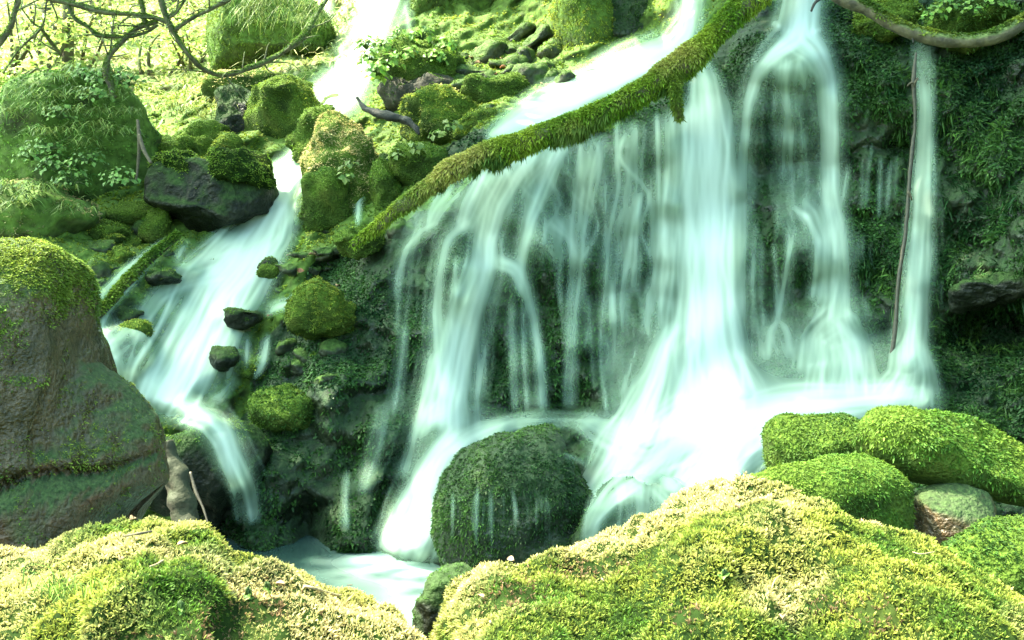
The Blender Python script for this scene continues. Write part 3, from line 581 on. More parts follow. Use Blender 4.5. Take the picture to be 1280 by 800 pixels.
for (x0, x1, y0, y1, n) in REG:
    for k in range(n):
        x, y = x0 + (x1 - x0) * q.random(), y0 + (y1 - y0) * q.random(); a = 7 + 13 * q.random() ** 2; Yr = float(terrain_depth(np.array([x]), np.array([y]))[0]); mossy = q.random() < .62
        if 290 < x < 360 and 215 < y < 330: continue
        B(x, y, Yr + .02, a, a * (.55 + .35 * q.random()), 'small moss-topped stone lying loose on the upper slope' if mossy else 'small bare dark stone lying loose on the upper slope', seed=2000 + int(x * 7 + y), name='slope_stone', cat='stone', group='loose mossy stones on the slope' if mossy else 'loose bare stones on the slope',
          material='scree' if q.random() < .6 else 'rock', moss=mossy, cols=G_LIT if q.random() < .5 else G_MID, size=.022, lo=-.1, hi=.5, noise=.9, dens=1.2, sub=3, p=3.2, cuts=7, rot=(0, 50 * q.random() - 25, 60 * q.random()), rd=1.1)
print('boulders', time.time() - T0)

# ------------------------------------------------------------------ water
WS = 1.85                                            # photo pixels per cell of the flow grid
class Flow:
    def __init__(self, x0, y0, x1, y1, seed):
        self.x0, self.y0 = x0, y0; self.nx, self.ny = int((x1 - x0) / WS) + 1, int((y1 - y0) / WS) + 1
        self.a = np.zeros((self.nx, self.ny)); self.r = np.random.default_rng(seed)
    def stream(self, pts, streak=.8, k=9):
        """pts: x, y, half width, coverage; many fine strands that follow the run of the water"""
        p = np.array(pts, float); seg = np.hypot(*np.diff(p[:, :2], axis=0).T); t = np.concatenate([[0], np.cumsum(seg)])
        n = max(8, int(t[-1] / .7)); u = np.linspace(0, t[-1], n)
        q = np.stack([np.interp(u, t, p[:, c]) for c in range(4)], 1)
        kw = min(41, (n // 4) * 2 + 1); ker = np.hanning(kw + 2)[1:-1]; ker /= ker.sum()
        q = np.stack([np.convolve(np.pad(q[:, c], kw // 2, mode='reflect', reflect_type='odd'), ker, 'valid') for c in range(4)], 1)
        d = np.gradient(q[:, :2], axis=0); d /= np.maximum(np.linalg.norm(d, axis=1), 1e-6)[:, None]; nn = np.stack([-d[:, 1], d[:, 0]], 1)
        hw = np.maximum(q[:, 2], 1); ns = int(max(5, hw.mean() * 2.4)); r = self.r
        tau = -np.log(1 - np.clip(q[:, 3], .01, .985))
        fade = np.clip(np.minimum(u, t[-1] - u) / 14 + .05, 0, 1)
        for s_ in range(ns):
            o = r.normal(0, .48); wv = .12 * np.sin(u / (30 + 60 * r.random()) + r.random() * 6.28) + .06 * np.sin(u / (12 + 14 * r.random()) + r.random() * 6.28)
            w_ = np.exp(r.normal(0, streak) - streak ** 2 / 2)
            st, en = 0, n
            env = 1 + .35 * np.sin(u / (50 + 80 * r.random()) + r.random() * 6.28)
            x = q[:, 0] + nn[:, 0] * hw * (o + wv); y = q[:, 1] + nn[:, 1] * hw * (o + wv)
            self.splat(x, y, w_ * env * fade * tau * 2.5066 * .48 * hw / ns * .7 / (WS * WS))
    def splat(self, x, y, wgt):
        gx_, gy_ = (x - self.x0) / WS, (y - self.y0) / WS; i, j = np.floor(gx_).astype(int), np.floor(gy_).astype(int); fx, fy = gx_ - i, gy_ - j
        ok = (i >= 0) & (j >= 0) & (i < self.nx - 1) & (j < self.ny - 1); i, j, fx, fy, wgt = i[ok], j[ok], fx[ok], fy[ok], wgt[ok]
        for a, b, ww in ((0, 0, (1 - fx) * (1 - fy)), (1, 0, fx * (1 - fy)), (0, 1, (1 - fx) * fy), (1, 1, fx * fy)): np.add.at(self.a, (i + a, j + b), wgt * ww)
    def blob(self, x, y, rx, ry, cov):
        X, Y_ = self.coords(); self.a += -math.log(1 - cov) * np.exp(-((X - x) / rx) ** 2 - ((Y_ - y) / ry) ** 2)
    def coords(self):
        return np.meshgrid(self.x0 + WS * np.arange(self.nx), self.y0 + WS * np.arange(self.ny), indexing='ij')

def blur(A, s):
    k = np.exp(-.5 * (np.arange(-int(3 * s) - 1, int(3 * s) + 2) / s) ** 2); k /= k.sum(); m = len(k) // 2
    for ax in (0, 1):
        P_ = np.pad(A, [(m, m) if a == ax else (0, 0) for a in (0, 1)], mode='edge')
        A = sum(k[i] * np.take(P_, np.arange(i, i + A.shape[ax]), axis=ax) for i in range(len(k)))
    return A

# depth of everything solid, for the water to run over
RC = 3.4
rnx, rny = int(1400 / RC), int(900 / RC)
rX, rY = np.meshgrid(-60 + RC * np.arange(rnx), -40 + RC * np.arange(rny), indexing='ij')
RD = terrain_depth(rX, rY)
RDpool = None
for V, wt in sorted(ALLROCK, key=lambda a: a[1] == 'pool'):
    if wt == 'pool' and RDpool is None: RDpool = RD.copy()
    Yv = V[:, 1]; i = np.round((HX + V[:, 0] / Yv * F + 60) / RC).astype(int); j = np.round((HY + (H - V[:, 2]) / Yv * F + 40) / RC).astype(int)
    ok = (i > 0) & (j > 0) & (i < rnx - 1) & (j < rny - 1)
    Z = np.full(RD.shape, 99.); np.minimum.at(Z, (i[ok], j[ok]), Yv[ok])
    for _ in range(2):                               # close the gaps between projected vertices
        Zs = Z.copy(); Zs[1:-1, 1:-1] = np.minimum.reduce([Z[1:-1, 1:-1], np.where(Z[1:-1, 1:-1] > 90, np.minimum.reduce([Z[:-2, 1:-1], Z[2:, 1:-1], Z[1:-1, :-2], Z[1:-1, 2:]]), 99)]); Z = Zs
    RD = np.minimum(RD, Z)
def minfilt(A, n):
    for _ in range(n):
        P_ = np.pad(A, 1, mode='edge'); A = np.minimum.reduce([P_[1:-1, 1:-1], P_[:-2, 1:-1], P_[2:, 1:-1], P_[1:-1, :-2], P_[1:-1, 2:]])
    return A
RDm, RDall = blur(minfilt(RDpool, 2), 1.1), blur(minfilt(RD, 2), 1.1)      # without and with the rocks that stand in the pool
def bilin(A, x, y):
    gx_, gy_ = np.clip((x + 60) / RC, 0, rnx - 1.01), np.clip((y + 40) / RC, 0, rny - 1.01); i, j = gx_.astype(int), gy_.astype(int); fx, fy = gx_ - i, gy_ - j
    return A[i, j] * (1 - fx) * (1 - fy) + A[i + 1, j] * fx * (1 - fy) + A[i, j + 1] * (1 - fx) * fy + A[i + 1, j + 1] * fx * fy

COVER = np.zeros((rnx, rny))
def water_sheet(name, fl, label, off=.03, thick=.10, soft=.8, gain=1.0, smooth_extra=None, solid=None, halo=.30):
    tau = .55 * blur(fl.a, soft) + .35 * blur(fl.a, soft * 3) + halo * blur(fl.a, 9.0); cov = 1 - np.exp(-tau * gain)
    X, Y_ = fl.coords()
    big = blur(cov, 6)
    edge = np.minimum.reduce([X - fl.x0, fl.x0 + WS * (fl.nx - 1) - X, Y_ - fl.y0, fl.y0 + WS * (fl.ny - 1) - Y_])
    cov = cov * np.clip(edge / 12, 0, 1) if not smooth_extra else cov
    cov = np.clip((cov - .06) / .94, 0, 1); cov = np.where(cov < .012, 0, cov)
    Dd = bilin(RDm if solid is None else solid, X, Y_); lam = np.clip((big - .45) / .35, 0, 1); D = blur(Dd, 3.2) * (1 - lam) + np.minimum(blur(Dd, 9.0), blur(Dd, 2.0) + .05) * lam - off - thick * big - .012 * cov
    V = at(X, Y_, D).reshape(-1, 3); T = grid_tris(fl.nx, fl.ny)
    keep = cov.ravel()[T].max(1) > .01; T = T[keep]
    if tri_normals(V, T)[0][:, 1].mean() > 0: T = T[:, ::-1]
    u, inv = np.unique(T, return_inverse=True)
    o = link(name, new_mesh(name, V[u], inv.reshape(T.shape), M['water'], True, fattr={'flow': np.clip(cov.ravel()[u] * .985, 0, .985)}))
    tag(o, label, 'waterfall' if 'fall' in name else 'stream', kind='structure')
    i = np.clip(((X + 60) / RC).astype(int), 0, rnx - 1); j = np.clip(((Y_ + 40) / RC).astype(int), 0, rny - 1); np.maximum.at(COVER, (i, j), cov)
    return o

w1 = Flow(420, -38, 1210, 720, 5); S = w1.stream
# tall column
S([(874, 70, 14, .3), (882, 100, 20, .6), (886, 140, 27, .9), (888, 250, 31, .95), (888, 380, 32, .96), (894, 450, 40, .96), (905, 500, 56, .9), (890, 560, 60, .7), (850, 620, 50, .6)], .6)
S([(860, 130, 20, .35), (862, 260, 26, .35), (858, 360, 24, .4), (850, 420, 20, .5)], 1.0)
S([(850, 405, 12, .6), (836, 430, 18, .75), (824, 480, 26, .75), (800, 540, 40, .8), (760, 610, 36, .8), (715, 672, 26, .85), (690, 710, 20, .8)], .6)
S([(915, 200, 10, .3), (918, 330, 10, .3), (925, 450, 16, .5)], .9)
# arch
S([(1008, -36, 22, .8), (1005, 0, 22, .8), (1003, 45, 24, .8), (1020, 62, 18, .85), (1035, 92, 13, .9), (1040, 180, 12, .88), (1040, 250, 14, .7), (1048, 290, 18, .6), (1052, 350, 22, .5), (1046, 400, 28, .5), (1060, 450, 40, .5), (1060, 500, 50, .7)], .6)
S([(1005, -36, 22, .7), (1002, 0, 22, .7), (995, 45, 24, .75), (965, 68, 16, .8), (945, 92, 13, .75), (934, 130, 13, .6), (928, 200, 13, .45), (926, 300, 12, .35), (926, 400, 12, .3)], .7)
S([(985, 72, 40, .6), (985, 110, 46, .32), (985, 180, 46, .22), (985, 260, 50, .15), (1000, 320, 50, .12)], 1.0)
S([(1000, 245, 30, .3), (1020, 262, 22, .4), (1035, 300, 18, .45), (1030, 380, 22, .35)], .8)
S([(1045, 395, 30, .5), (1015, 420, 20, .4), (1010, 470, 24, .4)], .8); S([(1045, 395, 30, .5), (1075, 425, 18, .4), (1080, 470, 24, .5)], .8)
# right narrow fall
S([(1150, 40, 14, .3), (1155, 80, 13, .4), (1158, 125, 9, .7), (1156, 200, 11, .8), (1152, 280, 16, .75), (1146, 370, 17, .8), (1140, 430, 18, .8), (1142, 470, 26, .8), (1130, 510, 40, .7)], .6)
S([(1145, 430, 14, .6), (1165, 460, 10, .5), (1172, 500, 10, .4)], .6); S([(1120, 400, 6, .25), (1118, 470, 10, .4)], .6)
# threads
for a in ([(966, 300, 3, .4), (970, 340, 3, .6), (972, 400, 3, .7)], [(995, 285, 3, .3), (985, 330, 3, .6), (974, 400, 3, .7)], [(972, 398, 5, .6), (962, 412, 4, .5), (958, 450, 5, .4)], [(972, 398, 5, .6), (984, 412, 4, .5), (990, 450, 5, .4)],
          [(1078, 195, 2, .5), (1077, 265, 2, .5)], [(1101, 195, 3, .6), (1098, 275, 2, .5)], [(1114, 198, 2, .5), (1107, 265, 2, .5)], [(1086, 198, 2, .4), (1083, 262, 2, .4)], [(1060, 205, 3, .5), (1052, 262, 2, .5)], [(1121, 190, 1.5, .4), (1119, 250, 1.5, .4)],
          [(1000, 140, 3, .4), (1002, 185, 2, .4), (998, 230, 2, .4)], [(985, 145, 5, .35), (978, 230, 3, .3)], [(1084, 345, 2, .4), (1083, 362, 2, .3)], [(942, 320, 3, .4), (938, 370, 2, .4)],
          [(1022, 300, 2, .5), (1020, 370, 2, .5)], [(1210, 345, 1.5, .3), (1205, 400, 1.5, .3)],
          [(726, 180, 1.6, .6), (725, 290, 1.6, .5)], [(757, 215, 2, .5), (756, 320, 2, .4)]): S(a, .4)
q = np.random.default_rng(23)
for k in range(14):
    x, y0 = 1065 + 135 * q.random(), 190 + 220 * q.random(); S([(x, y0, 1.2, .45), (x + q.normal(0, 2), y0 + 20 + 50 * q.random(), 1.2, .35)], .3)
# centre: veil pouring from under the log
S([(668, 180, 22, .6), (640, 215, 20, .7), (618, 255, 18, .75), (606, 300, 17, .8), (604, 335, 20, .85), (588, 380, 22, .85), (574, 440, 22, .85), (562, 500, 26, .85), (560, 540, 28, .85)], .7)
S([(590, 275, 14, .6), (572, 284, 9, .6), (556, 300, 8, .65), (548, 340, 8, .55), (543, 390, 10, .55), (545, 440, 14, .4), (552, 500, 20, .5)], .7)
S([(620, 325, 12, .5), (645, 335, 9, .7), (655, 358, 8, .7), (666, 395, 6, .65), (674, 450, 6, .65), (677, 515, 7, .6)], .5)
S([(640, 370, 6, .4), (642, 440, 7, .4), (645, 515, 7, .35)], .7); S([(655, 380, 5, .4), (656, 450, 5, .35), (660, 515, 6, .3)], .7)
S([(570, 230, 22, .4), (545, 265, 16, .5), (535, 290, 8, .4)], .8); S([(548, 278, 5, .5), (528, 288, 4, .5), (508, 310, 4, .6), (497, 345, 4, .5), (494, 375, 4, .35)], .4)
S([(610, 210, 24, .5), (585, 260, 22, .5), (575, 290, 14, .4)], .9)
S([(700, 175, 26, .45), (680, 230, 22, .45), (662, 275, 14, .5), (652, 330, 9, .5), (650, 370, 8, .4)], .9)
S([(745, 165, 26, .35), (735, 230, 24, .35), (725, 290, 14, .35), (722, 340, 12, .5), (716, 400, 10, .45), (712, 510, 10, .4)], .9)
S([(790, 150, 24, .4), (788, 230, 26, .3), (775, 300, 26, .35), (765, 380, 24, .35), (770, 470, 24, .25), (775, 520, 26, .25)], 1.0)
S([(835, 140, 22, .5), (836, 220, 20, .42), (832, 290, 18, .42), (826, 350, 18, .36), (815, 410, 18, .3), (790, 500, 20, .3)], 1.0)
S([(800, 240, 6, .5), (796, 300, 5, .4), (792, 370, 8, .35)], .5); S([(832, 265, 6, .5), (832, 330, 8, .4), (826, 390, 10, .35)], .5)
S([(690, 270, 24, .35), (715, 300, 6, .35), (720, 340, 6, .4)], .7); S([(690, 268, 20, .3), (690, 330, 28, .18)], .8)
S([(660, 180, 150, .22), (670, 260, 140, .16), (680, 340, 130, .10)], 1.4)
S([(530, 260, 26, .25), (512, 330, 24, .16), (505, 420, 24, .1)], 1.2); S([(970, 380, 50, .08), (980, 450, 60, .2)], 1.2)
S([(590, 320, 26, .25), (585, 400, 30, .3), (580, 500, 36, .3)], 1.1)
q = np.random.default_rng(17)
for k in range(70):
    x = (690 + 175 * q.random()) if k < 46 else (930 + 190 * q.random()); y0 = (175 if k < 46 else 130) + 260 * q.random(); ln = 30 + 110 * q.random()
    S([(x, y0, 1.5 + 2.5 * q.random(), .25 + .3 * q.random()), (x + q.normal(0, 3), y0 + ln * .5, 1.5 + 2 * q.random(), .3), (x + q.normal(0, 5), min(y0 + ln, 515), 2, .2)], .4)
# lower left steps
S([(545, 440, 18, .4), (535, 490, 16, .45), (520, 540, 20, .3), (505, 600, 24, .25)], .8); S([(555, 505, 24, .6), (535, 520, 12, .6), (522, 550, 10, .4)], .6)
S([(480, 500, 20, .18), (470, 560, 24, .2), (450, 620, 16, .25)], .9); S([(432, 585, 7, .35), (428, 630, 7, .5), (430, 665, 8, .6)], .5); S([(505, 405, 10, .2), (500, 460, 12, .2), (490, 520, 14, .2)], .9)
S([(760, 530, 14, .25), (700, 526, 12, .35), (650, 528, 14, .5), (600, 545, 18, .8), (560, 575, 26, .9), (540, 620, 28, .92), (525, 665, 28, .92), (508, 700, 30, .7)], .7)
S([(575, 530, 24, .6), (540, 570, 20, .5), (500, 640, 20, .5), (480, 690, 24, .6)], .7)
# upper basin and right pour
S([(1150, 500, 30, .6), (1060, 505, 30, .7), (980, 510, 30, .75), (900, 530, 34, .75), (830, 570, 30, .65), (765, 620, 26, .7), (712, 680, 22, .8)], .8)
S([(1000, 520, 30, .8), (940, 560, 36, .8), (900, 600, 40, .7), (860, 640, 40, .6)], .8); S([(880, 520, 40, .7), (800, 560, 30, .7), (750, 540, 20, .5), (720, 522, 14, .4)], .7)
for b in ((905, 492, 50, 26, .7), (860, 460, 26, 30, .2), (1000, 495, 80, 18, .4), (1110, 500, 50, 20, .4), (950, 540, 50, 24, .4), (790, 590, 40, 40, .15), (515, 676, 30, 18, .5), (570, 520, 30, 14, .3), (1060, 440, 46, 40, .25), (980, 450, 40, 30, .2)): w1.blob(*b)
water_sheet('waterfall', w1, 'wide veil of silky white water pouring over the mossy rock wall', .03, .11, .75, .95)

w2 = Flow(90, 190, 420, 670, 6); S = w2.stream
S([(395, 200, 14, .6), (360, 222, 18, .85), (345, 245, 22, .85), (325, 285, 26, .85), (300, 322, 32, .9), (268, 360, 32, .85), (248, 400, 32, .88), (226, 440, 36, .9), (205, 480, 38, .95), (190, 510, 34, .95)], .9)
S([(345, 235, 10, .6), (360, 260, 12, .7), (355, 300, 14, .7), (325, 335, 20, .7), (300, 380, 22, .6), (270, 440, 22, .6), (248, 490, 20, .7)], .8)
S([(300, 300, 20, .6), (272, 315, 10, .6), (262, 325, 8, .5)], .5); S([(236, 300, 6, .6), (226, 312, 4, .7), (220, 330, 4, .5)], .4)
S([(280, 330, 30, .6), (225, 350, 16, .6), (195, 370, 12, .5), (180, 400, 12, .5), (170, 430, 12, .5)], .8)
S([(214, 298, 4, .7), (190, 318, 6, .75), (160, 345, 10, .75), (135, 370, 10, .7), (118, 395, 10, .7), (112, 430, 10, .6), (120, 460, 12, .5)], .6)
S([(110, 335, 6, .6), (104, 345, 6, .5), (100, 360, 6, .4)], .5); S([(120, 400, 12, .4), (140, 430, 16, .45), (150, 465, 20, .4), (160, 500, 20, .5)], .8)
S([(185, 380, 16, .3), (165, 410, 18, .35), (130, 440, 20, .4), (125, 480, 16, .35)], .9)
S([(350, 320, 6, .25), (325, 380, 10, .35), (300, 420, 6, .5), (292, 455, 7, .6), (285, 480, 6, .5)], .6); S([(335, 415, 5, .5), (328, 455, 7, .6), (315, 475, 5, .4)], .4); S([(310, 418, 3, .6), (308, 462, 3, .5)], .4)
S([(400, 372, 8, .5), (370, 378, 9, .6), (345, 382, 8, .5), (330, 395, 6, .3)], .6)
S([(300, 470, 10, .3), (280, 495, 8, .5), (262, 505, 8, .6)], .6)
S([(225, 505, 20, .6), (262, 520, 18, .6), (285, 545, 18, .7), (300, 580, 20, .65), (312, 610, 20, .5), (316, 655, 16, .65)], .9)
S([(270, 525, 14, .6), (282, 550, 12, .7), (292, 600, 10, .5)], .8)
for b in ((200, 490, 30, 18, .5), (300, 322, 28, 10, .5)): w2.blob(*b)
water_sheet('cascade', w2, 'white cascade sliding down between mossy boulders beside the dark slope', .03, .10, .75, 1.0)

w3 = Flow(330, -38, 540, 235, 7); S = w3.stream
S([(492, -36, 24, .95), (478, 0, 22, .95), (462, 40, 20, .95), (446, 80, 20, .93), (430, 110, 20, .93), (412, 126, 18, .9), (396, 146, 10, .7), (382, 168, 7, .7), (372, 190, 8, .8), (358, 212, 13, .85), (340, 226, 16, .7)], .45)
S([(412, -10, 10, .5), (408, 25, 8, .5), (404, 55, 8, .4)], .5); S([(505, 0, 6, .3), (512, 45, 10, .2)], .6); S([(425, 118, 16, .7), (405, 120, 10, .7), (398, 126, 8, .4)], .5)
S([(300, 215, 10, .4), (330, 216, 9, .6), (350, 220, 10, .6)], .6)
w3.blob(420, 118, 22, 16, .7)
water_sheet('waterfall', w3, 'white fall tumbling down behind the leafy herb mound', .04, .12, .8)

w4 = Flow(560, -38, 930, 200, 8); S = w4.stream
S([(868, -36, 14, .85), (864, 0, 14, .8), (860, 40, 16, .8), (840, 66, 20, .75), (800, 82, 20, .9), (760, 102, 22, .93), (710, 124, 22, .93), (665, 146, 18, .9), (630, 164, 12, .8), (605, 176, 8, .5)], .45)
S([(830, 60, 20, .5), (790, 70, 16, .5), (745, 92, 16, .5)], .6); S([(868, 60, 16, .5), (874, 90, 14, .5)], .5)
S([(700, 140, 20, .7), (690, 165, 22, .6), (680, 190, 24, .5)], .7); S([(780, 105, 24, .6), (770, 140, 24, .4)], .8)
water_sheet('stream', w4, 'smooth white upper stream sliding down behind the mossy log', .04, .10, 1.0)

w6 = Flow(430, 195, 480, 300, 10); w6.stream([(462, 212, 4, .6), (452, 222, 4, .8), (448, 250, 3.5, .85), (447, 285, 3, .7)], .4)
water_sheet('trickle', w6, 'thin white trickle falling between two small moss stones', .04, .03, .7)

# threads dripping from the pool boulder
w7 = Flow(548, 560, 760, 712, 11); q = np.random.default_rng(4)
for k in range(24):
    x = 562 + 130 * q.random() ** 1.3; y0 = 600 + 25 * q.random(); w7.stream([(x, y0, 1.0, .38), (x + q.normal(0, 2), y0 + 30 + 60 * q.random(), 1.0, .3)], .3)
w7.stream([(700, 560, 10, .35), (742, 580, 10, .3)], .7); w7.stream([(640, 606, 3, .4), (648, 650, 3, .4)], .3)
water_sheet('trickle', w7, 'fine water threads dripping down the shaggy pool boulder', .03, .01, .55, solid=RDall, halo=.04)
w8 = Flow(720, 585, 880, 690, 12)
for a in ([(800, 598, 36, .5), (770, 618, 30, .5), (745, 650, 18, .6), (735, 690, 14, .6)], [(800, 598, 36, .5), (800, 640, 34, .3), (795, 690, 34, .3)], [(820, 598, 30, .5), (850, 630, 24, .5), (860, 680, 24, .5)]): w8.stream(a, .8)
water_sheet('stream', w8, 'thin film of water sliding over the veiled rock', .03, .03, .75, solid=RDall)
print('water', time.time() - T0)

# the pool
pxs = np.linspace(-3.2, 1.6, 90); pys = np.linspace(3.4, 7.6, 80)
QX, QY = np.meshgrid(pxs, pys, indexing='ij')
foam = np.zeros_like(QX)
def pfoam(px, py, r, s):
    global foam
    Y = H * F / (py - HY); x = (px - HX) / F * Y; foam = foam + s * np.exp(-((QX - x) ** 2 + ((QY - Y) * .8) ** 2) / r ** 2)
for a in ((505, 698, .28, .9), (545, 722, .2, .4), (470, 700, .22, .3), (430, 672, .14, .4), (318, 668, .13, .9), (550, 770, .3, .3), (700, 712, .3, .7), (480, 745, .35, .10), (180, 640, .3, .3)): pfoam(*a)
pn = np.stack([QX, QY, 0 * QX], -1)
foam = np.clip(foam * (1 + .35 * fbm(pn * np.array([1, 2.2, 1]), .4, 3, 5)) , 0, 1)
Vp = np.stack([QX, QY, .012 * foam + .004 * vnoise(pn, .12, 3)], -1).reshape(-1, 3)
T = grid_tris(len(pxs), len(pys)); T = T if tri_normals(Vp, T)[0][:, 2].mean() > 0 else T[:, ::-1]
o = link('pool', new_mesh('pool', Vp, T, M['pool'], fattr={'flow': foam.ravel()})); tag(o, 'milky teal pool at the foot of the falls', 'pool', kind='structure')

# ------------------------------------------------------------------ moss and small leaves on the wall and the slopes
NT, AT = tri_normals(TV, TT)
cov_t = bilin(COVER, cpx, cpy); sv = seen(cx, 80)
def terr_moss(name, label, wgt, n, size, leaves, cols, material, seed, **kw):
    P, NN = sample(TV, TT, n, wgt * sv, seed)
    V, T, Cc = fronds(P, NN, size, leaves, np.array(cols[0]), np.array(cols[1]), seed=seed, **kw)
    o = link(name, new_mesh(name, V, T, M[material], False, Cc)); tag(o, label, 'moss', kind='stuff')
patchy = np.clip(.55 + .9 * fbm(cx, .35, 3, 61), 0, 1)
thin = np.clip(1.15 - 1.2 * cov_t, 0, 1)
terr_moss('wall_moss', 'dark wet leafy moss clothing the rock wall', is_wall * thin * (.06 + np.clip(patchy * 1.5 - .35, 0, 1)) * np.where(cpx > 1060, 1.6, 1.0), 115000, .0215, 2, G_WALL, 'wetmoss', 301, droop=.8, up=.2, spread=1.0, width=.5, tip=1.7, patch=.25, sizevar=.5)
terr_moss('hanging_moss', 'long dark moss strands hanging from the right of the rock wall', is_wall * thin * (cpx > 1060) * np.clip(fbm(cx, .16, 2, 71) * 3, 0, 1), 3600, .06, 3, ((.012, .05, .012), (.06, .13, .022)), 'wetmoss', 303, droop=1.7, up=0, spread=.3, width=.10, tip=1.6)
slope = (~is_wall) & (cx[:, 1] < 12.5)
terr_moss('slope_moss', 'yellow-green moss spread over the slope between the boulders', slope * thin * np.clip(.3 + fbm(cx, .5, 3, 62) + NT[:, 2], 0, 1), 30000, .03, 3, G_LIT, 'moss', 302, up=.5)
print('wall moss', time.time() - T0)

# ------------------------------------------------------------------ logs and branches
def tube(pts, ns=12, sub=6, rough=.1, seed=0, scale=.12):
    """pts: world x, y, z, radius; a smooth tapered limb with knots"""
    p = np.array(pts, float); t = np.arange(len(p)); n = (len(p) - 1) * sub + 1; u = np.linspace(0, len(p) - 1, n)
    i = np.clip(np.floor(u).astype(int), 0, len(p) - 2); f = (u - i)[:, None]
    g = lambda k: p[np.clip(k, 0, len(p) - 1)]
    p0, p1, p2, p3 = g(i - 1), g(i), g(i + 1), g(i + 2)
    q = .5 * (2 * p1 + (p2 - p0) * f + (2 * p0 - 5 * p1 + 4 * p2 - p3) * f ** 2 + (3 * p1 - p0 - 3 * p2 + p3) * f ** 3)
    c, r = q[:, :3], np.maximum(q[:, 3], 1e-4)
    d = np.gradient(c, axis=0); d /= np.linalg.norm(d, axis=1)[:, None]
    ref = np.array([0, 1., 0]); s = np.cross(d, ref); s /= np.maximum(np.linalg.norm(s, axis=1), 1e-6)[:, None]; b = np.cross(d, s)
    a = np.linspace(0, 2 * math.pi, ns, endpoint=False)
    ring = np.cos(a)[None, :, None] * s[:, None] + np.sin(a)[None, :, None] * b[:, None]
    V = c[:, None] + ring * r[:, None, None]
    nz = fbm(V.reshape(-1, 3), scale, 3, seed).reshape(n, ns)
    V = c[:, None] + ring * (r[:, None] * (1 + rough * nz))[..., None]
    i, j = np.meshgrid(np.arange(n - 1), np.arange(ns), indexing='ij'); j2 = (j + 1) % ns
    A, B_, C_, D_ = i * ns + j, i * ns + j2, (i + 1) * ns + j, (i + 1) * ns + j2
    T = np.concatenate([np.stack([A.ravel(), B_.ravel(), C_.ravel()], 1), np.stack([B_.ravel(), D_.ravel(), C_.ravel()], 1)])
    V = V.reshape(-1, 3); V = np.concatenate([V, c[:1], c[-1:]]); m = len(V)
    k = np.arange(ns); T = np.concatenate([T, np.stack([k, np.full(ns, m - 2), (k + 1) % ns], 1), np.stack([(n - 1) * ns + k, (n - 1) * ns + (k + 1) % ns, np.full(ns, m - 1)], 1)])
    vn = vert_normals(V, T)
    if ((V[:n * ns] - np.repeat(c, ns, 0)) * vn[:n * ns]).sum() < 0: T = T[:, ::-1]
    return V, T
def pxr(pts, k=1.0):                                        # x, y, distance, diameter in photo pixels -> world
    return [(*at(x, y, Y), k * d * .5 / F * Y) for x, y, Y, d in pts]

# the mossy fallen log
lp = pxr([(440, 306, 7.25, 8), (470, 284, 7.2, 16), (505, 256, 7.1, 20), (545, 226, 7.0, 19), (560, 214, 6.96, 22), (582, 203, 6.92, 28), (630, 188, 6.86, 25), (690, 164, 6.8, 26), (750, 142, 6.76, 27), (805, 112, 6.75, 29), (850, 82, 6.75, 30), (888, 46, 6.78, 29), (925, 10, 6.85, 28), (960, -24, 6.95, 27), (1010, -64, 7.2, 26)])
lp = [(x_, y_, z_, r_ * 1.02) for x_, y_, z_, r_ in lp]
V, T = tube(lp, 18, 8, .3, 3, .22)
base = np.array(lp[0][:3]); e = empty('fallen_log', base, 'long moss-covered fallen log slanting across the top of the falls', 'log')
link('trunk', new_mesh('trunk', V - base, T, M['bark']), e)
P, NN = sample(V, T, 25000, np.clip(tri_normals(V, T)[0][:, 2] * 1.1 + .55 + 1.0 * fbm(V[T].mean(1), .16, 2, 6), .3, 1), 9)
Vm, Tm, Cm = fronds(P, NN, .024, 3, np.array((.10, .20, .016)), np.array((.27, .34, .035)), seed=10, sizevar=.35, dry=((.42, .36, .12), lambda P: np.clip(fbm(P, .3, 2, 8) + 1.2 * np.exp(-((P[:, 0] + .30) / .16) ** 2), 0, .9)), droop=.9, up=.3, width=.28, spread=.7, tip=1.4, root=.35, patch=.25)  # dry patches, plus a cream band painting sunlight on the lower part
o = link('moss', new_mesh('moss', Vm - base, Tm, M['moss'], False, Cm), e); o['kind'] = 'stuff'
hang = sample(V, T, 3000, np.clip(-tri_normals(V, T)[0][:, 2], 0, 1) * (fbm(V[T].mean(1), .13, 2, 7) > .25), 12)
Vm, Tm, Cm = fronds(hang[0], hang[1], .042, 3, np.array((.03, .085, .01)), np.array((.09, .14, .02)), seed=13, droop=1.6, up=0, width=.14, spread=.35, tip=1.3)
o = link('hanging_moss', new_mesh('hanging_moss', Vm - base, Tm, M['moss'], False, Cm), e); o['kind'] = 'stuff'
sp = pxr([(842, 92, 6.72, 16), (844, 112, 6.66, 14), (846, 130, 6.64, 11), (850, 150, 6.64, 6)])
V, T = tube(sp, 10, 5, .25, 5); link('branch_stub', new_mesh('branch_stub', V - base, T, M['bark']), e)
P, NN = sample(V, T, 1400, None, 5); Vm, Tm, Cm = fronds(P, NN, .022, 3, np.array((.05, .11, .012)), np.array((.15, .2, .025)), seed=15, droop=1.0, up=.1, width=.28); o = link('moss', new_mesh('moss', Vm - base, Tm, M['moss'], False, Cm), e); o['kind'] = 'stuff'

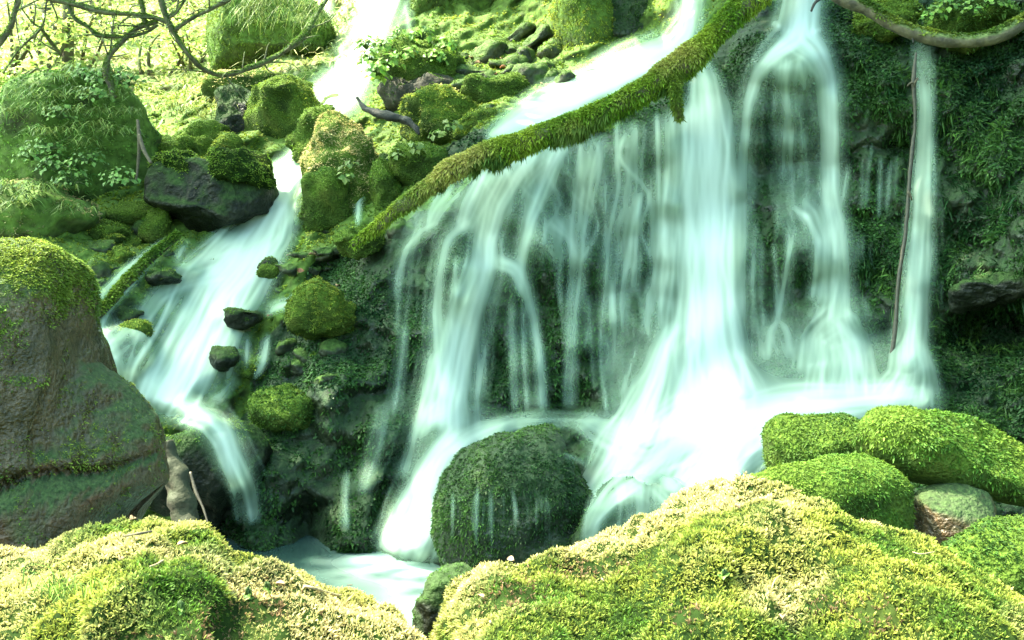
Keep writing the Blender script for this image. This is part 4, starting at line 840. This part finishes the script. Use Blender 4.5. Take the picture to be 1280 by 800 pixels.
# curved bark branch, upper right
bp_ = pxr([(1000, -40, 6.3, 18), (1048, -4, 6.15, 16), (1085, 11, 6.1, 17), (1112, 28, 6.05, 18), (1145, 42, 6.0, 18), (1182, 50, 5.95, 18), (1216, 51, 5.92, 18), (1250, 44, 5.9, 18), (1285, 24, 5.9, 18), (1340, -6, 5.95, 18), (1420, -50, 6.1, 18)])
V, T = tube(bp_, 14, 8, .12, 8); base = np.array(bp_[5][:3]); e = empty('branch', base, 'curved bare bark branch crossing above the narrow right fall', 'branch')
link('limb', new_mesh('limb', V - base, T, M['bark']), e)
wm = np.clip(tri_normals(V, T)[0][:, 2] - .1 + .7 * fbm(V[T].mean(1), .2, 2, 3) + .5 * (V[T].mean(1)[:, 0] > 2.55), 0, 1); P, NN = sample(V, T, 3600, wm, 6)
Vm, Tm, Cm = fronds(P, NN, .018, 3, np.array((.05, .10, .012)), np.array((.14, .18, .025)), seed=16, up=.4); o = link('moss', new_mesh('moss', Vm - base, Tm, M['moss'], False, Cm), e); o['kind'] = 'stuff'
for tw in ([(1035, -6, 6.14, 4), (1020, 2, 6.12, 4), (1014, 14, 6.1, 3)], [(1140, 40, 6.0, 3), (1142, 54, 5.98, 2)]):
    tp_ = pxr(tw); V, T = tube(tp_, 7, 4, .2, 2); link('twig', new_mesh('twig', V - base, T, M['wood']), e)

# long stick standing in the right fall
sp = pxr([(1145, 66, 6.42, 3), (1142, 100, 6.4, 6), (1144, 150, 6.38, 4), (1140, 190, 6.37, 5.5), (1136, 235, 6.35, 4.5), (1132, 290, 6.33, 5.5), (1123, 350, 6.3, 5), (1119, 410, 6.26, 5.5), (1114, 448, 6.23, 5), (1113, 485, 6.2, 5)])
V, T = tube(sp, 8, 5, .25, 9, .03); base = np.array(sp[-1][:3]); e = empty('stick', base, 'thin crooked dead stick leaning upright in the narrow right fall', 'stick')
link('stem', new_mesh('stem', V - base, T, M['stick']), e)
for (x, y, x2, y2, Y) in ((1142, 104, 1134, 108, 6.38), (1135, 240, 1140, 250, 6.33), (1142, 108, 1148, 98, 6.38)):
    V, T = tube(pxr([(x, y, Y, 4), ((x + x2) / 2, (y + y2) / 2 - 2, Y - .01, 3), (x2, y2, Y, 2)]), 6, 3); link('side_twig', new_mesh('side_twig', V - base, T, M['twig']), e)

# driftwood in the scree and plank beside the cascade, rotten stump
def limb(name, pts, label, cat, material, ns=10, rough=.15, seed=0, mossn=0, group=None):
    p_ = pxr(pts); V, T = tube(p_, ns, 6, rough, seed, .08); b_ = np.array(p_[-1][:3])
    if mossn:
        e_ = empty(name, b_, label, cat, group); link('wood', new_mesh('wood', V - b_, T, M[material]), e_)
        P, NN = sample(V, T, mossn, np.clip(tri_normals(V, T)[0][:, 2] + .2, 0, 1), seed); put_moss('moss', e_, b_, P, NN, .022, 3, *G_MID, seed=seed, droop=.6)
        return e_
    o_ = link(name, new_mesh(name, V - b_, T, M[material])); o_.location = tuple(b_); return tag(o_, label, cat, group)
limb('driftwood', [(446, 122, 8.6, 4), (455, 134, 8.55, 8), (470, 141, 8.45, 10), (488, 146, 8.4, 11), (505, 150, 8.35, 13), (517, 158, 8.3, 8), (524, 168, 8.25, 4)], 'dark curved driftwood lying in front of the earth bank', 'driftwood', 'wood', 12, .55, 4)
limb('fallen_plank', [(222, 294, 8.15, 9), (200, 312, 7.95, 12), (175, 335, 7.75, 13), (150, 362, 7.55, 14), (128, 385, 7.4, 16), (104, 404, 7.3, 14)], 'grey weathered log lying along the left edge of the cascade', 'log', 'rotwood', 10, .15, 5, 2600)
limb('rotten_stump', [(208, 552, 5.9, 14), (213, 572, 5.88, 20), (220, 598, 5.85, 28), (228, 628, 5.8, 34), (234, 670, 5.75, 40)], 'split rotten wood wedged between the big bare rock and the spill rock', 'wood', 'rotwood', 14, .35, 6)
limb('root', [(238, 590, 5.75, 3), (245, 615, 5.7, 4), (254, 635, 5.65, 3), (260, 655, 5.6, 2)], 'thin brown root leaning beside the split rotten wood', 'root', 'stick', 7, .2, 7)
limb('root', [(172, 150, 8.35, 4), (174, 175, 8.3, 5), (173, 200, 8.3, 4), (170, 230, 8.3, 3)], 'upright thin root hanging off the grassy boulder', 'root', 'twig', 7, .2, 8)
limb('root', [(174, 168, 8.3, 4), (180, 188, 8.25, 5), (189, 204, 8.2, 4)], 'short pale root slanting away from the hanging root', 'root', 'twig', 7, .2, 9)

# the crooked tree, upper left
def tree_branch(paths, loc, name, label):
    e_ = empty(name, loc, label, 'tree'); l_ = np.array(loc)
    for k, (nm, pts) in enumerate(paths):
        V, T = tube(pxr(pts, .68), 10, 7, .3, 20 + k, .08); link(nm, new_mesh(nm, V - l_, T, M['bark']), e_)
        n = int(60 * len(pts) * np.mean([q[3] for q in pts]) / 4)
        P, NN = sample(V, T, n, np.clip(tri_normals(V, T)[0][:, 2] + .3, 0, 1), k); o = put_moss('moss', e_, l_, P, NN, .012, 3, *G_MID, seed=50 + k)
        w_ = np.array(pxr(pts)); rr_ = np.random.default_rng(k + len(pts))
        for m_ in range(max(2, len(pts))):                # fine twigs
            i_ = rr_.integers(1, len(w_)); p0 = w_[i_, :3]; d_ = rr_.normal(0, 1, 3) * np.array([1, .5, 1]); d_ /= np.linalg.norm(d_); ln_ = .12 + .25 * rr_.random()
            v, t_ = tube([(*p0, .008), (*(p0 + d_ * ln_ * .5 + rr_.normal(0, .03, 3)), .005), (*(p0 + d_ * ln_ + rr_.normal(0, .04, 3)), .002)], 5, 3, .2); link('twig', new_mesh('twig', v - l_, t_, M['bark']), e_)
    return e_
TB = 8.5
tree_branch([('trunk', [(143, 122, TB, 13), (138, 105, TB, 13), (133, 90, TB, 12), (136, 72, TB, 10), (148, 57, TB, 9), (160, 45, TB, 9), (176, 33, TB, 9), (196, 28, TB, 9)]),
             ('branch', [(30, -12, TB, 8), (62, -1, TB, 9), (92, 5, TB, 10), (130, 15, TB, 10), (165, 18, TB, 9), (195, 23, TB, 9), (210, 30, TB, 9)]),
             ('branch', [(84, 6, TB, 6), (94, 24, TB, 7), (110, 34, TB, 7), (122, 44, TB, 7), (140, 46, TB, 6), (160, 46, TB, 6), (182, 41, TB, 5), (196, 32, TB, 5)]),
             ('branch', [(196, -22, TB, 10), (202, 4, TB, 10), (210, 28, TB, 10), (220, 46, TB, 9), (234, 66, TB, 8), (248, 82, TB + .1, 8), (264, 91, TB + .2, 8), (281, 94, TB + .3, 9), (304, 88, TB + .4, 9), (330, 78, TB + .5, 9), (355, 64, TB + .6, 9), (375, 50, TB + .7, 13), (386, 36, TB + .8, 10), (396, 18, TB + .9, 8), (412, -6, TB + 1, 8), (420, -24, TB + 1, 8)]),
             ('branch', [(216, 40, TB, 8), (238, 24, TB, 8), (262, 12, TB, 8), (290, -4, TB, 8), (310, -20, TB, 7)]),
             ('branch', [(206, 24, TB, 5), (220, 16, TB, 5), (234, -4, TB, 5)]),
             ('branch', [(186, 36, TB, 8), (180, 24, TB, 9), (178, 8, TB, 6), (172, -10, TB, 5)])], at(143, 122, TB), 'crooked_tree', 'crooked leafless moss-barked tree spreading over the grassy boulder')
tree_branch([('trunk', [(-20, 75, 8, 12), (2, 50, 8, 11), (13, 34, 8, 10), (19, 14, 8, 9), (25, -8, 8, 9), (30, -40, 8, 8)])], at(-20, 75, 8), 'tree_limb', 'thick green mossy limb at the edge of the bright hillside')
tree_branch([('trunk', [(4, 92, 9, 3), (24, 62, 9, 3.5), (52, 34, 9, 4), (57, 10, 9, 3), (62, -20, 9, 3)]), ('branch', [(52, 34, 9, 4), (42, 30, 9, 3), (26, 10, 9, 2)]), ('branch', [(50, 34, 9, 4), (60, 48, 9.1, 6), (75, 66, 9.2, 3)])], at(4, 92, 9), 'sapling', 'thin bare sapling leaning across the bright hillside')
print('wood', time.time() - T0)

# ------------------------------------------------------------------ grass, herbs, shrubs, far trees
def blades(P, L, lean, wd, seed, cA, cB, seg=3):
    """long bending blades: root, mid points and tip"""
    r = np.random.default_rng(seed); n = len(P); a = r.random(n) * 6.283
    h = np.stack([np.cos(a), np.sin(a), 0 * a], 1); h = h + np.asarray(lean)[None]; 
    l = L * (.55 + .75 * r.random(n))[:, None]; side = np.cross(h, [0, 0, 1.]); side /= np.maximum(np.linalg.norm(side, axis=1), 1e-5)[:, None]
    pt = r.random((n, 1)); col = (np.array(cA) * (1 - pt) + np.array(cB) * pt) * np.exp(r.normal(0, .25, (n, 1)))
    Vs, Cs = [], []
    for k in range(seg + 1):
        f = k / seg; c = P + np.array([0, 0, 1.]) * l * (f * .75 - .95 * f * f) + h * l * (.25 * f + .45 * f * f)
        ww = wd * (1 - f ** 1.5) * .5 + .0003
        Vs += [c + side * ww, c - side * ww]; Cs += [col * (.5 + .7 * f)] * 2
    V = np.stack(Vs, 1).reshape(-1, 3); Cc = np.stack(Cs, 1).reshape(-1, 3); m = 2 * (seg + 1); b = (np.arange(n) * m)[:, None]
    T = np.concatenate([np.concatenate([b + 2 * k + np.array([[0, 1, 2]]), b + 2 * k + np.array([[1, 3, 2]])]) for k in range(seg)])
    return V, T, np.clip(Cc, 0, 1)
def grass(px, py, Y, n, L, spread, label, seed, wd=.012, lean=(0, -.6, 0), cA=(.05, .13, .03), cB=(.20, .27, .07), group=None):
    c = at(px, py, Y); r = np.random.default_rng(seed); P = c + r.normal(0, 1, (n, 3)) * np.array([spread, spread * .6, spread * .3])
    V, T, Cc = blades(P, L, lean, wd, seed, cA, cB)
    o = link('grass_tuft', new_mesh('grass_tuft', V - c, T, M['leaf'], False, Cc)); o.location = tuple(c)
    return tag(o, label, 'grass', group)
GT = [(40, 108, 8.75), (75, 100, 8.7), (110, 118, 8.55), (60, 135, 8.5), (95, 140, 8.45), (130, 140, 8.45), (150, 120, 8.6), (85, 165, 8.4), (50, 165, 8.4), (108, 178, 8.35), (125, 160, 8.4), (20, 140, 8.6), (90, 85, 8.9), (140, 165, 8.4), (70, 120, 8.5), (30, 120, 8.6), (160, 140, 8.5)]
for k, (x, y, Y) in enumerate(GT):
    grass(x, y, Y, 44, .22, .06, 'drooping grass tuft growing on the huge grassy boulder', 400 + k, group='grass tufts on the grassy boulder', wd=.009, cA=(.08, .19, .04), cB=(.30, .38, .11))
for k in range(26):
    q = np.random.default_rng(900 + k); x = 292 + 110 * q.random(); y = -12 + 40 * q.random()
    grass(x, y, 11.0, 26, .24, .10, 'long grass tuft hanging down the tall moss-faced crag', 430 + k, group='grass hanging from the crag', wd=.009, lean=(0, -.25, -.5), cA=(.06, .15, .03), cB=(.28, .33, .10))
for k, (x, y, Y) in enumerate([(215, 135, 10.2), (235, 140, 10.1), (260, 145, 10), (225, 115, 10.6), (245, 100, 10.8), (280, 110, 10.6), (270, 130, 10.2)]):
    grass(x, y, Y, 40, .25, .10, 'pale grass tuft between the crooked tree and the moss dome', 470 + k, group='pale grass by the moss dome', cA=(.10, .18, .04), cB=(.32, .34, .10))
for k, (x, y, Y) in enumerate([(20, 255, 7.9), (60, 235, 8.0), (8, 235, 8.0), (90, 262, 7.95)]):
    grass(x, y, Y, 40, .2, .07, 'small grass tuft on the mound of dead leaves', 480 + k, group='grass tufts on the leaf mound')
grass(72, 742, 2.35, 46, .13, .035, 'fine green grass tuft growing out of the broad moss boulder', 490, wd=.0028, lean=(0, -.3, .55), cA=(.10, .22, .03), cB=(.24, .34, .06))

def leaf_mesh(P, N, size, seed, cA, cB, ratio=.7):
    """broad leaves of four triangles with a raised midrib fold"""
    r = np.random.default_rng(seed); n = len(P); N = N + r.normal(0, .35, (n, 3)); N /= np.linalg.norm(N, axis=1)[:, None]
    d = r.normal(0, 1, (n, 3)) + np.array([0, -.4, -.35]); d -= (d * N).sum(1)[:, None] * N; d /= np.linalg.norm(d, axis=1)[:, None]; s = np.cross(d, N)
    l = (size * (.6 + .7 * r.random(n)))[:, None]; pt = r.random((n, 1)); col = (np.array(cA) * (1 - pt) + np.array(cB) * pt) * np.exp(r.normal(0, .2, (n, 1)))
    b0, m1, m2, tp, md = P, P + d * l * .45 + s * l * ratio * .5 + N * l * .1, P + d * l * .45 - s * l * ratio * .5 + N * l * .1, P + d * l - N * l * .12, P + d * l * .5
    V = np.stack([b0, m1, m2, tp, md], 1).reshape(-1, 3); Cc = np.repeat(col, 5, 0); q_ = np.arange(n) * 5
    T = np.concatenate([np.stack([q_, q_ + 1, q_ + 4], 1), np.stack([q_, q_ + 4, q_ + 2], 1), np.stack([q_ + 1, q_ + 3, q_ + 4], 1), np.stack([q_ + 4, q_ + 3, q_ + 2], 1)])
    return V, T, np.clip(Cc, 0, 1)
def herb(px, py, Y, n, size, rad, label, seed, cA=(.09, .22, .03), cB=(.24, .38, .06), group=None, name='herb'):
    c = at(px, py, Y); r = np.random.default_rng(seed); d = r.normal(0, 1, (n, 3)); d[:, 2] = np.abs(d[:, 2]); d /= np.linalg.norm(d, axis=1)[:, None]
    P = c + d * rad * (.6 + .5 * r.random((n, 1))) * np.array([1, .8, .9])
    V, T, Cc = leaf_mesh(P, d * .5 + np.array([0, -.35, .7]), size, seed, cA, cB, .8)
    e_ = empty(name, c, label, 'plant', group); link('leaves', new_mesh('leaves', V - c, T, M['leaf'], False, Cc), e_)
    st = []
    Vs, Ts, o_ = [], [], 0
    for k in range(min(n, 26)):
        v, t_ = tube([(*c, .004), *[tuple(np.r_[c * .5 + P[k] * .5 + np.array([0, 0, .02]), .003])], (*P[k], .002)], 5, 3, 0); Vs.append(v); Ts.append(t_ + o_); o_ += len(v)
    Vs = np.concatenate(Vs); Ts = np.concatenate(Ts); link('stems', new_mesh('stems', Vs - c, Ts, M['leaf'], True, np.full((len(Vs), 3), (.07, .13, .03))), e_)
    return e_
HB = [(462, 78, 9.2), (478, 62, 9.3), (470, 95, 9.0), (500, 52, 9.4), (528, 50, 9.4), (555, 62, 9.4), (485, 85, 9.1), (458, 62, 9.3), (510, 70, 9.2), (545, 78, 9.2)]
for k, (x, y, Y) in enumerate(HB):
    herb(x, y, Y, 34, .065, .12, 'bright broad-leaved herb growing on the leafy mound', 500 + k, group='herbs on the leafy mound')
for k, (x, y, Y) in enumerate([(548, 172, 8.2), (566, 160, 8.2), (440, 210, 8.2), (432, 225, 8.15), (520, 188, 7.9), (498, 196, 7.95)]):
    herb(x, y, Y, 16, .05, .07, 'small pale herb sprouting between the scree boulders', 520 + k, group='herbs between the scree boulders', cA=(.10, .2, .04), cB=(.3, .36, .10))
for k, (x, y, Y) in enumerate([(70, 215, 8.3), (90, 232, 8.25), (150, 230, 8.2), (60, 190, 8.35), (40, 200, 8.4), (110, 205, 8.3), (130, 105, 8.6), (160, 108, 8.6), (105, 100, 8.7), (145, 98, 8.7), (120, 125, 8.45), (75, 150, 8.4)]):
    herb(x, y, Y, 70, .04, .15, 'low creeping herb on the face of the huge grassy boulder', 540 + k, group='herbs on the grassy boulder', cA=(.07, .18, .035), cB=(.20, .33, .08))
for k, (x, y, Y) in enumerate([(1190, 12, 6.45), (1215, 20, 6.4), (1245, 8, 6.4), (1165, 25, 6.5)]):
    herb(x, y, Y, 40, .035, .09, 'small-leaved creeper on the ledge above the curved branch', 560 + k, group='creepers on the ledge')

# bright hillside behind: undergrowth, shrubs and trees in full sun
q = (~is_wall) & (cx[:, 1] > 10.6) & (cpx < 480)
P, NN = sample(TV, TT, 13000, q * seen(cx, 200), 610)
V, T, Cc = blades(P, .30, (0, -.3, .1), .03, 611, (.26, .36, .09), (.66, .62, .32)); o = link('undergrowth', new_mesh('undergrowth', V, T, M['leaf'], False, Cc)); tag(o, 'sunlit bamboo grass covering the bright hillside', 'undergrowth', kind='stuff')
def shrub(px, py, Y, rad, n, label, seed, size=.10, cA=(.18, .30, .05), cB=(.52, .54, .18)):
    c = at(px, py, Y); r = np.random.default_rng(seed); nb = 9; cen = c + r.normal(0, .5, (nb, 3)) * rad * np.array([1, .8, .6]) + np.array([0, 0, rad * .5]); base_ = c - np.array([0, 0, rad * .6])
    i = r.integers(0, nb, n); P = cen[i] + r.normal(0, .28, (n, 3)) * rad
    V, T, Cc = leaf_mesh(P, np.array([[0, -.2, .9]]) * np.ones((n, 1)), size, seed, cA, cB, .5)
    e_ = empty('shrub', base_, label, 'shrub', 'sunlit shrubs on the hillside'); link('foliage', new_mesh('foliage', V - base_, T, M['leaf'], False, Cc), e_)
    for k in range(5):
        v, t_ = tube([(*base_, .03), (*(base_ * .5 + cen[k] * .5 + r.normal(0, .1, 3)), .02), (*cen[k], .008)], 6, 4, .15); link('stem', new_mesh('stem', v - base_, t_, M['bark']), e_)
SH = [(15, 60, 12.5, .5), (60, 75, 12.3, .5), (100, 60, 13, .55), (190, 90, 13, .5), (225, 60, 14.5, .6), (150, 40, 15, .6), (40, 20, 16, .8), (110, 5, 18, .8), (250, 20, 16.5, .6), (190, 10, 18, .8), (0, 120, 11, .35), (240, 85, 13.0, .45), (-60, 60, 14, .8), (270, -20, 20, 1.0)]
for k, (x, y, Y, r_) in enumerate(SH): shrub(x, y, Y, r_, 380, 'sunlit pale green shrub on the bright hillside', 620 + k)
def far_tree(px, py, Y, h, rad, seed, crown=True):
    c = at(px, py, Y); r = np.random.default_rng(seed); e_ = empty('tree', c, 'slender tree with a mossy trunk rising from the bright hillside', 'tree', 'slender trees on the hillside')
    top = c + np.array([r.normal(0, .3), 0, h]); V, T = tube([(*(c - [0, 0, .4]), rad * 1.4), (*c, rad * 1.1), (*(c * .6 + top * .4 + r.normal(0, .08, 3)), rad * .8), (*top, rad * .3)], 9, 6, .12, seed, .2); link('trunk', new_mesh('trunk', V - c, T, M['bark']), e_)
    nb = 14; cen = top + r.normal(0, 1, (nb, 3)) * np.array([1.1, 1.1, .7]) * h * .07
    for k in range(5):
        v, t_ = tube([(*(c * .35 + top * .65), rad * .5), (*((c * .2 + top * .8) * .5 + cen[k] * .5), rad * .3), (*cen[k], rad * .1)], 6, 4, .1); link('limb', new_mesh('limb', v - c, t_, M['bark']), e_)
    i = r.integers(0, nb, 260); P = cen[i] + r.normal(0, .3, (260, 3)) * h * .09
    V, T, Cc = leaf_mesh(P, np.ones((260, 1)) * np.array([[0, 0, 1.]]), .2, seed, (.06, .13, .02), (.16, .24, .05), .6); link('crown', new_mesh('crown', V - c, T, M['leaf'], False, Cc), e_)
for k, (x, y, Y, h, r_) in enumerate([(85, 75, 12.5, 12, .06), (62, 30, 15, 14, .12), (120, 40, 16, 14, .08), (215, 45, 16, 13, .10), (160, 20, 18, 15, .12), (255, 10, 18, 14, .1), (20, 10, 19, 15, .12), (-50, 40, 16, 14, .16)]): far_tree(x, y, Y, h, r_, 700 + k)

def added_shade_tree():  # added tree, out of view, its crown placed to shade the falls
    c = at(700, -75, 10.4); r = np.random.default_rng(77); e_ = empty('added_shade_tree', c, 'broad leafy tree added out of view above the crag to shade the falls', 'tree')
    top = np.array([-1.2, 8.0, 6.7]); V, T = tube([(*(c - [0, 0, .5]), .2), (*(c + [0, 0, .6]), .16), (*(c * .5 + top * .5 + [0, .3, .4]), .12), (*top, .05)], 12, 7, .14, 3, .2); link('trunk', new_mesh('trunk', V - c, T, M['bark']), e_)
    nb = 80; cen = np.array([-1.2, 7.6, 7.2]) + np.stack([3.1 * (2 * r.random(nb) - 1), 1.15 * (2 * r.random(nb) - 1), r.normal(0, .35, nb)], 1); cen[:, 2] = np.maximum(cen[:, 2], 6.5)
    for k in range(26):
        v, t_ = tube([(*(c * .25 + top * .75), .06), (*(top * .5 + cen[k] * .5 + r.normal(0, .1, 3)), .04), (*cen[k], .012)], 6, 4, .1); link('limb', new_mesh('limb', v - c, t_, M['bark']), e_)
    i = r.integers(0, nb, 9000); P = cen[i] + r.normal(0, .34, (9000, 3)) * np.array([1, 1, .6])
    V, T, Cc = leaf_mesh(P, np.ones((9000, 1)) * np.array([[-.3, .2, 1.]]), .17, 78, (.06, .13, .02), (.15, .24, .04), .7); link('crown', new_mesh('crown', V - c, T, M['leaf'], False, Cc), e_)
added_shade_tree()
def added_bank_tree():  # unseen tree put in to keep the sun off the cascade
    c = np.array([-8.6, 10.4, 3.4]); r = np.random.default_rng(87); e_ = empty('added_shade_tree', c, 'leafy tree added out of view on the left bank to shade the cascade', 'tree')
    top = np.array([-7.3, 9.4, 9.5]); V, T = tube([(*(c - [0, 0, 1.0]), .18), (*(c + [0, 0, 1.5]), .14), (*(c * .4 + top * .6), .1), (*top, .04)], 12, 7, .14, 3, .2); link('trunk', new_mesh('trunk', V - c, T, M['bark']), e_)
    nb = 22; cen = np.array([-7.2, 9.2, 10.2]) + r.normal(0, 1, (nb, 3)) * np.array([.5, .7, .35])
    for k in range(9):
        v, t_ = tube([(*(c * .25 + top * .75), .05), (*(top * .5 + cen[k] * .5), .03), (*cen[k], .01)], 6, 4, .1); link('limb', new_mesh('limb', v - c, t_, M['bark']), e_)
    i = r.integers(0, nb, 1500); P = cen[i] + r.normal(0, .3, (1500, 3)) * np.array([1, 1, .6])
    V, T, Cc = leaf_mesh(P, np.ones((1500, 1)) * np.array([[-.3, .2, 1.]]), .17, 88, (.06, .13, .02), (.15, .24, .04), .7); link('crown', new_mesh('crown', V - c, T, M['leaf'], False, Cc), e_)
added_bank_tree()

# ------------------------------------------------------------------ fallen leaves and twigs
def on_mesh(V, px, py):                              # nearest point of a mound seen at that pixel
    Y = V[:, 1]; d = (HX + V[:, 0] / Y * F - px) ** 2 + (HY + (H - V[:, 2]) / Y * F - py) ** 2 + np.clip(Y - Y.min(), 0, 9) * 2
    return V[np.argmin(d)]
def fallen_leaf(p, size, seed, label, material, group=None):
    r = np.random.default_rng(seed); n = 7; t = np.linspace(0, 1, n); wd = np.sin(np.pi * t ** .8) * .3 * size; curl = .18 * size * np.sin(np.pi * t)
    V = np.concatenate([np.stack([t * size - size / 2, s * wd, curl * (1 if s else .4) + .15 * size * abs(s)], 1) for s in (-1, 0, 1)])
    T = grid_tris(3, n); a = r.random() * 6.28; tl = .5 * r.normal(); Rz = np.array([[math.cos(a), -math.sin(a), 0], [math.sin(a), math.cos(a), 0], [0, 0, 1]]); Rx = np.array([[1, 0, 0], [0, math.cos(tl), -math.sin(tl)], [0, math.sin(tl), math.cos(tl)]])
    o = link('fallen_leaf', new_mesh('fallen_leaf', V @ Rx.T @ Rz.T, T, M[material])); o.location = tuple(p + np.array([0, -.004, .014])); o.modifiers.new('thickness', 'SOLIDIFY').thickness = .001
    return tag(o, label, 'leaf', group)
fallen_leaf(on_mesh(mR[1], 738, 703), .045, 1, 'orange-red fallen leaf on the widest mossy boulder', 'dryleaf')
for k, (x, y) in enumerate([(920, 640), (985, 627), (640, 692), (980, 780), (600, 752), (1090, 762), (1210, 770), (760, 770)]): fallen_leaf(on_mesh(mR[1], x, y), .03, 20 + k, 'small tan fallen leaf on the widest mossy boulder', 'paleleaf', 'tan leaves on the wide boulder')
for k, (x, y) in enumerate([(168, 650), (350, 740), (150, 705), (320, 770), (230, 690)]): fallen_leaf(on_mesh(mL[1], x, y), .03, 40 + k, 'small tan fallen leaf on the boulder with the grass tuft', 'paleleaf', 'tan leaves on the tufted boulder')
def stick(V, pts, dia, label, material, group=None):
    p_ = [(*(on_mesh(V, x, y) + np.array([0, -.004, .016])), dia * (.5 if i else .35)) for i, (x, y) in enumerate(pts)]
    v, t_ = tube(p_, 7, 5, .2, len(pts), .02); b_ = np.array(p_[0][:3]); o = link('twig', new_mesh('twig', v - b_, t_, M[material])); o.location = tuple(b_); return tag(o, label, 'twig', group)
stick(mL[1], [(352, 737), (385, 740), (420, 748), (455, 758), (490, 768), (508, 772)], .008, 'long pale bent twig on the boulder with the grass tuft', 'straw')
stick(mL[1], [(156, 680), (172, 676), (190, 672)], .006, 'dark short twig lying beside the grass tuft boulder crest', 'twig')
stick(mL[1], [(188, 719), (196, 714), (204, 708)], .005, 'short straw stalk standing out of the tufted boulder', 'straw')
stick(mL[1], [(156, 778), (157, 768), (158, 758)], .005, 'upright straw stalk low on the tufted boulder', 'straw')
stick(mL[1], [(90, 700), (110, 698), (116, 702)], .004, 'curled pale stalk by the fine grass tuft', 'straw')
stick(mR[1], [(604, 758), (608, 770), (613, 784)], .006, 'straight tan twig at the edge of the widest mossy boulder', 'straw')
q = np.random.default_rng(31)
for k in range(16):
    V_, x, y, nm = (mL[1], 40 + 440 * q.random(), 715 + 80 * q.random(), 'boulder with the grass tuft') if k < 6 else (mR[1], 620 + 560 * q.random(), 690 + 100 * q.random(), 'widest mossy boulder')
    a_ = q.random() * 3.14; l_ = 6 + 10 * q.random(); stick(V_, [(x - l_ * math.cos(a_), y - l_ * .5 * math.sin(a_)), (x, y), (x + l_ * math.cos(a_), y + l_ * .5 * math.sin(a_))], .0035, 'short dry stalk lying in the moss of the ' + nm, 'straw' if k % 3 else 'twig', 'dry stalks on the ' + nm)
for k in range(9):
    V_, x, y, nm = (mL[1], 60 + 400 * q.random(), 720 + 70 * q.random(), 'boulder with the grass tuft') if k < 3 else (mR[1], 640 + 560 * q.random(), 700 + 90 * q.random(), 'widest mossy boulder')
    p = on_mesh(V_, x, y); X_ = HX + p[0] / p[1] * F; Y_ = HY + (H - p[2]) / p[1] * F
    herb(X_, Y_ - 2, p[1], 6, .016, .012, 'tiny seedling sprouting from the moss of the ' + nm, 800 + k, group='seedlings on the ' + nm, cA=(.09, .2, .03), cB=(.2, .34, .06), name='seedling')
for k in range(22):
    x, y = 300 + 130 * q.random(), 315 + 110 * q.random(); fallen_leaf(at(x, y, bilin(RD, x, y) - .03), .06, 900 + k, 'curled tan dead leaf on the bank between the cascade and the dark slope', 'paleleaf' if k % 3 else 'dryleaf', 'dead leaves on the cascade bank')
for k in range(46):                                  # dead leaves in the scree and on the slopes
    q = np.random.default_rng(1000 + k); x, y = (540 + 150 * q.random(), 60 + 60 * q.random()) if k < 26 else (5 + 105 * q.random(), 225 + 60 * q.random())
    p = at(x, y, bilin(RD, x, y) - .03); fallen_leaf(p, .07, 60 + k, 'curled tan dead leaf among the scree stones' if k < 26 else 'curled tan dead leaf on the leaf mound', 'paleleaf' if k % 3 else 'dryleaf', 'dead leaves in the scree' if k < 26 else 'dead leaves on the mound')
tri = sum(len(o.data.polygons) for o in bpy.data.objects if o.type == 'MESH'); print('faces', tri, 'objects', len(bpy.data.objects), 'time', time.time() - T0)
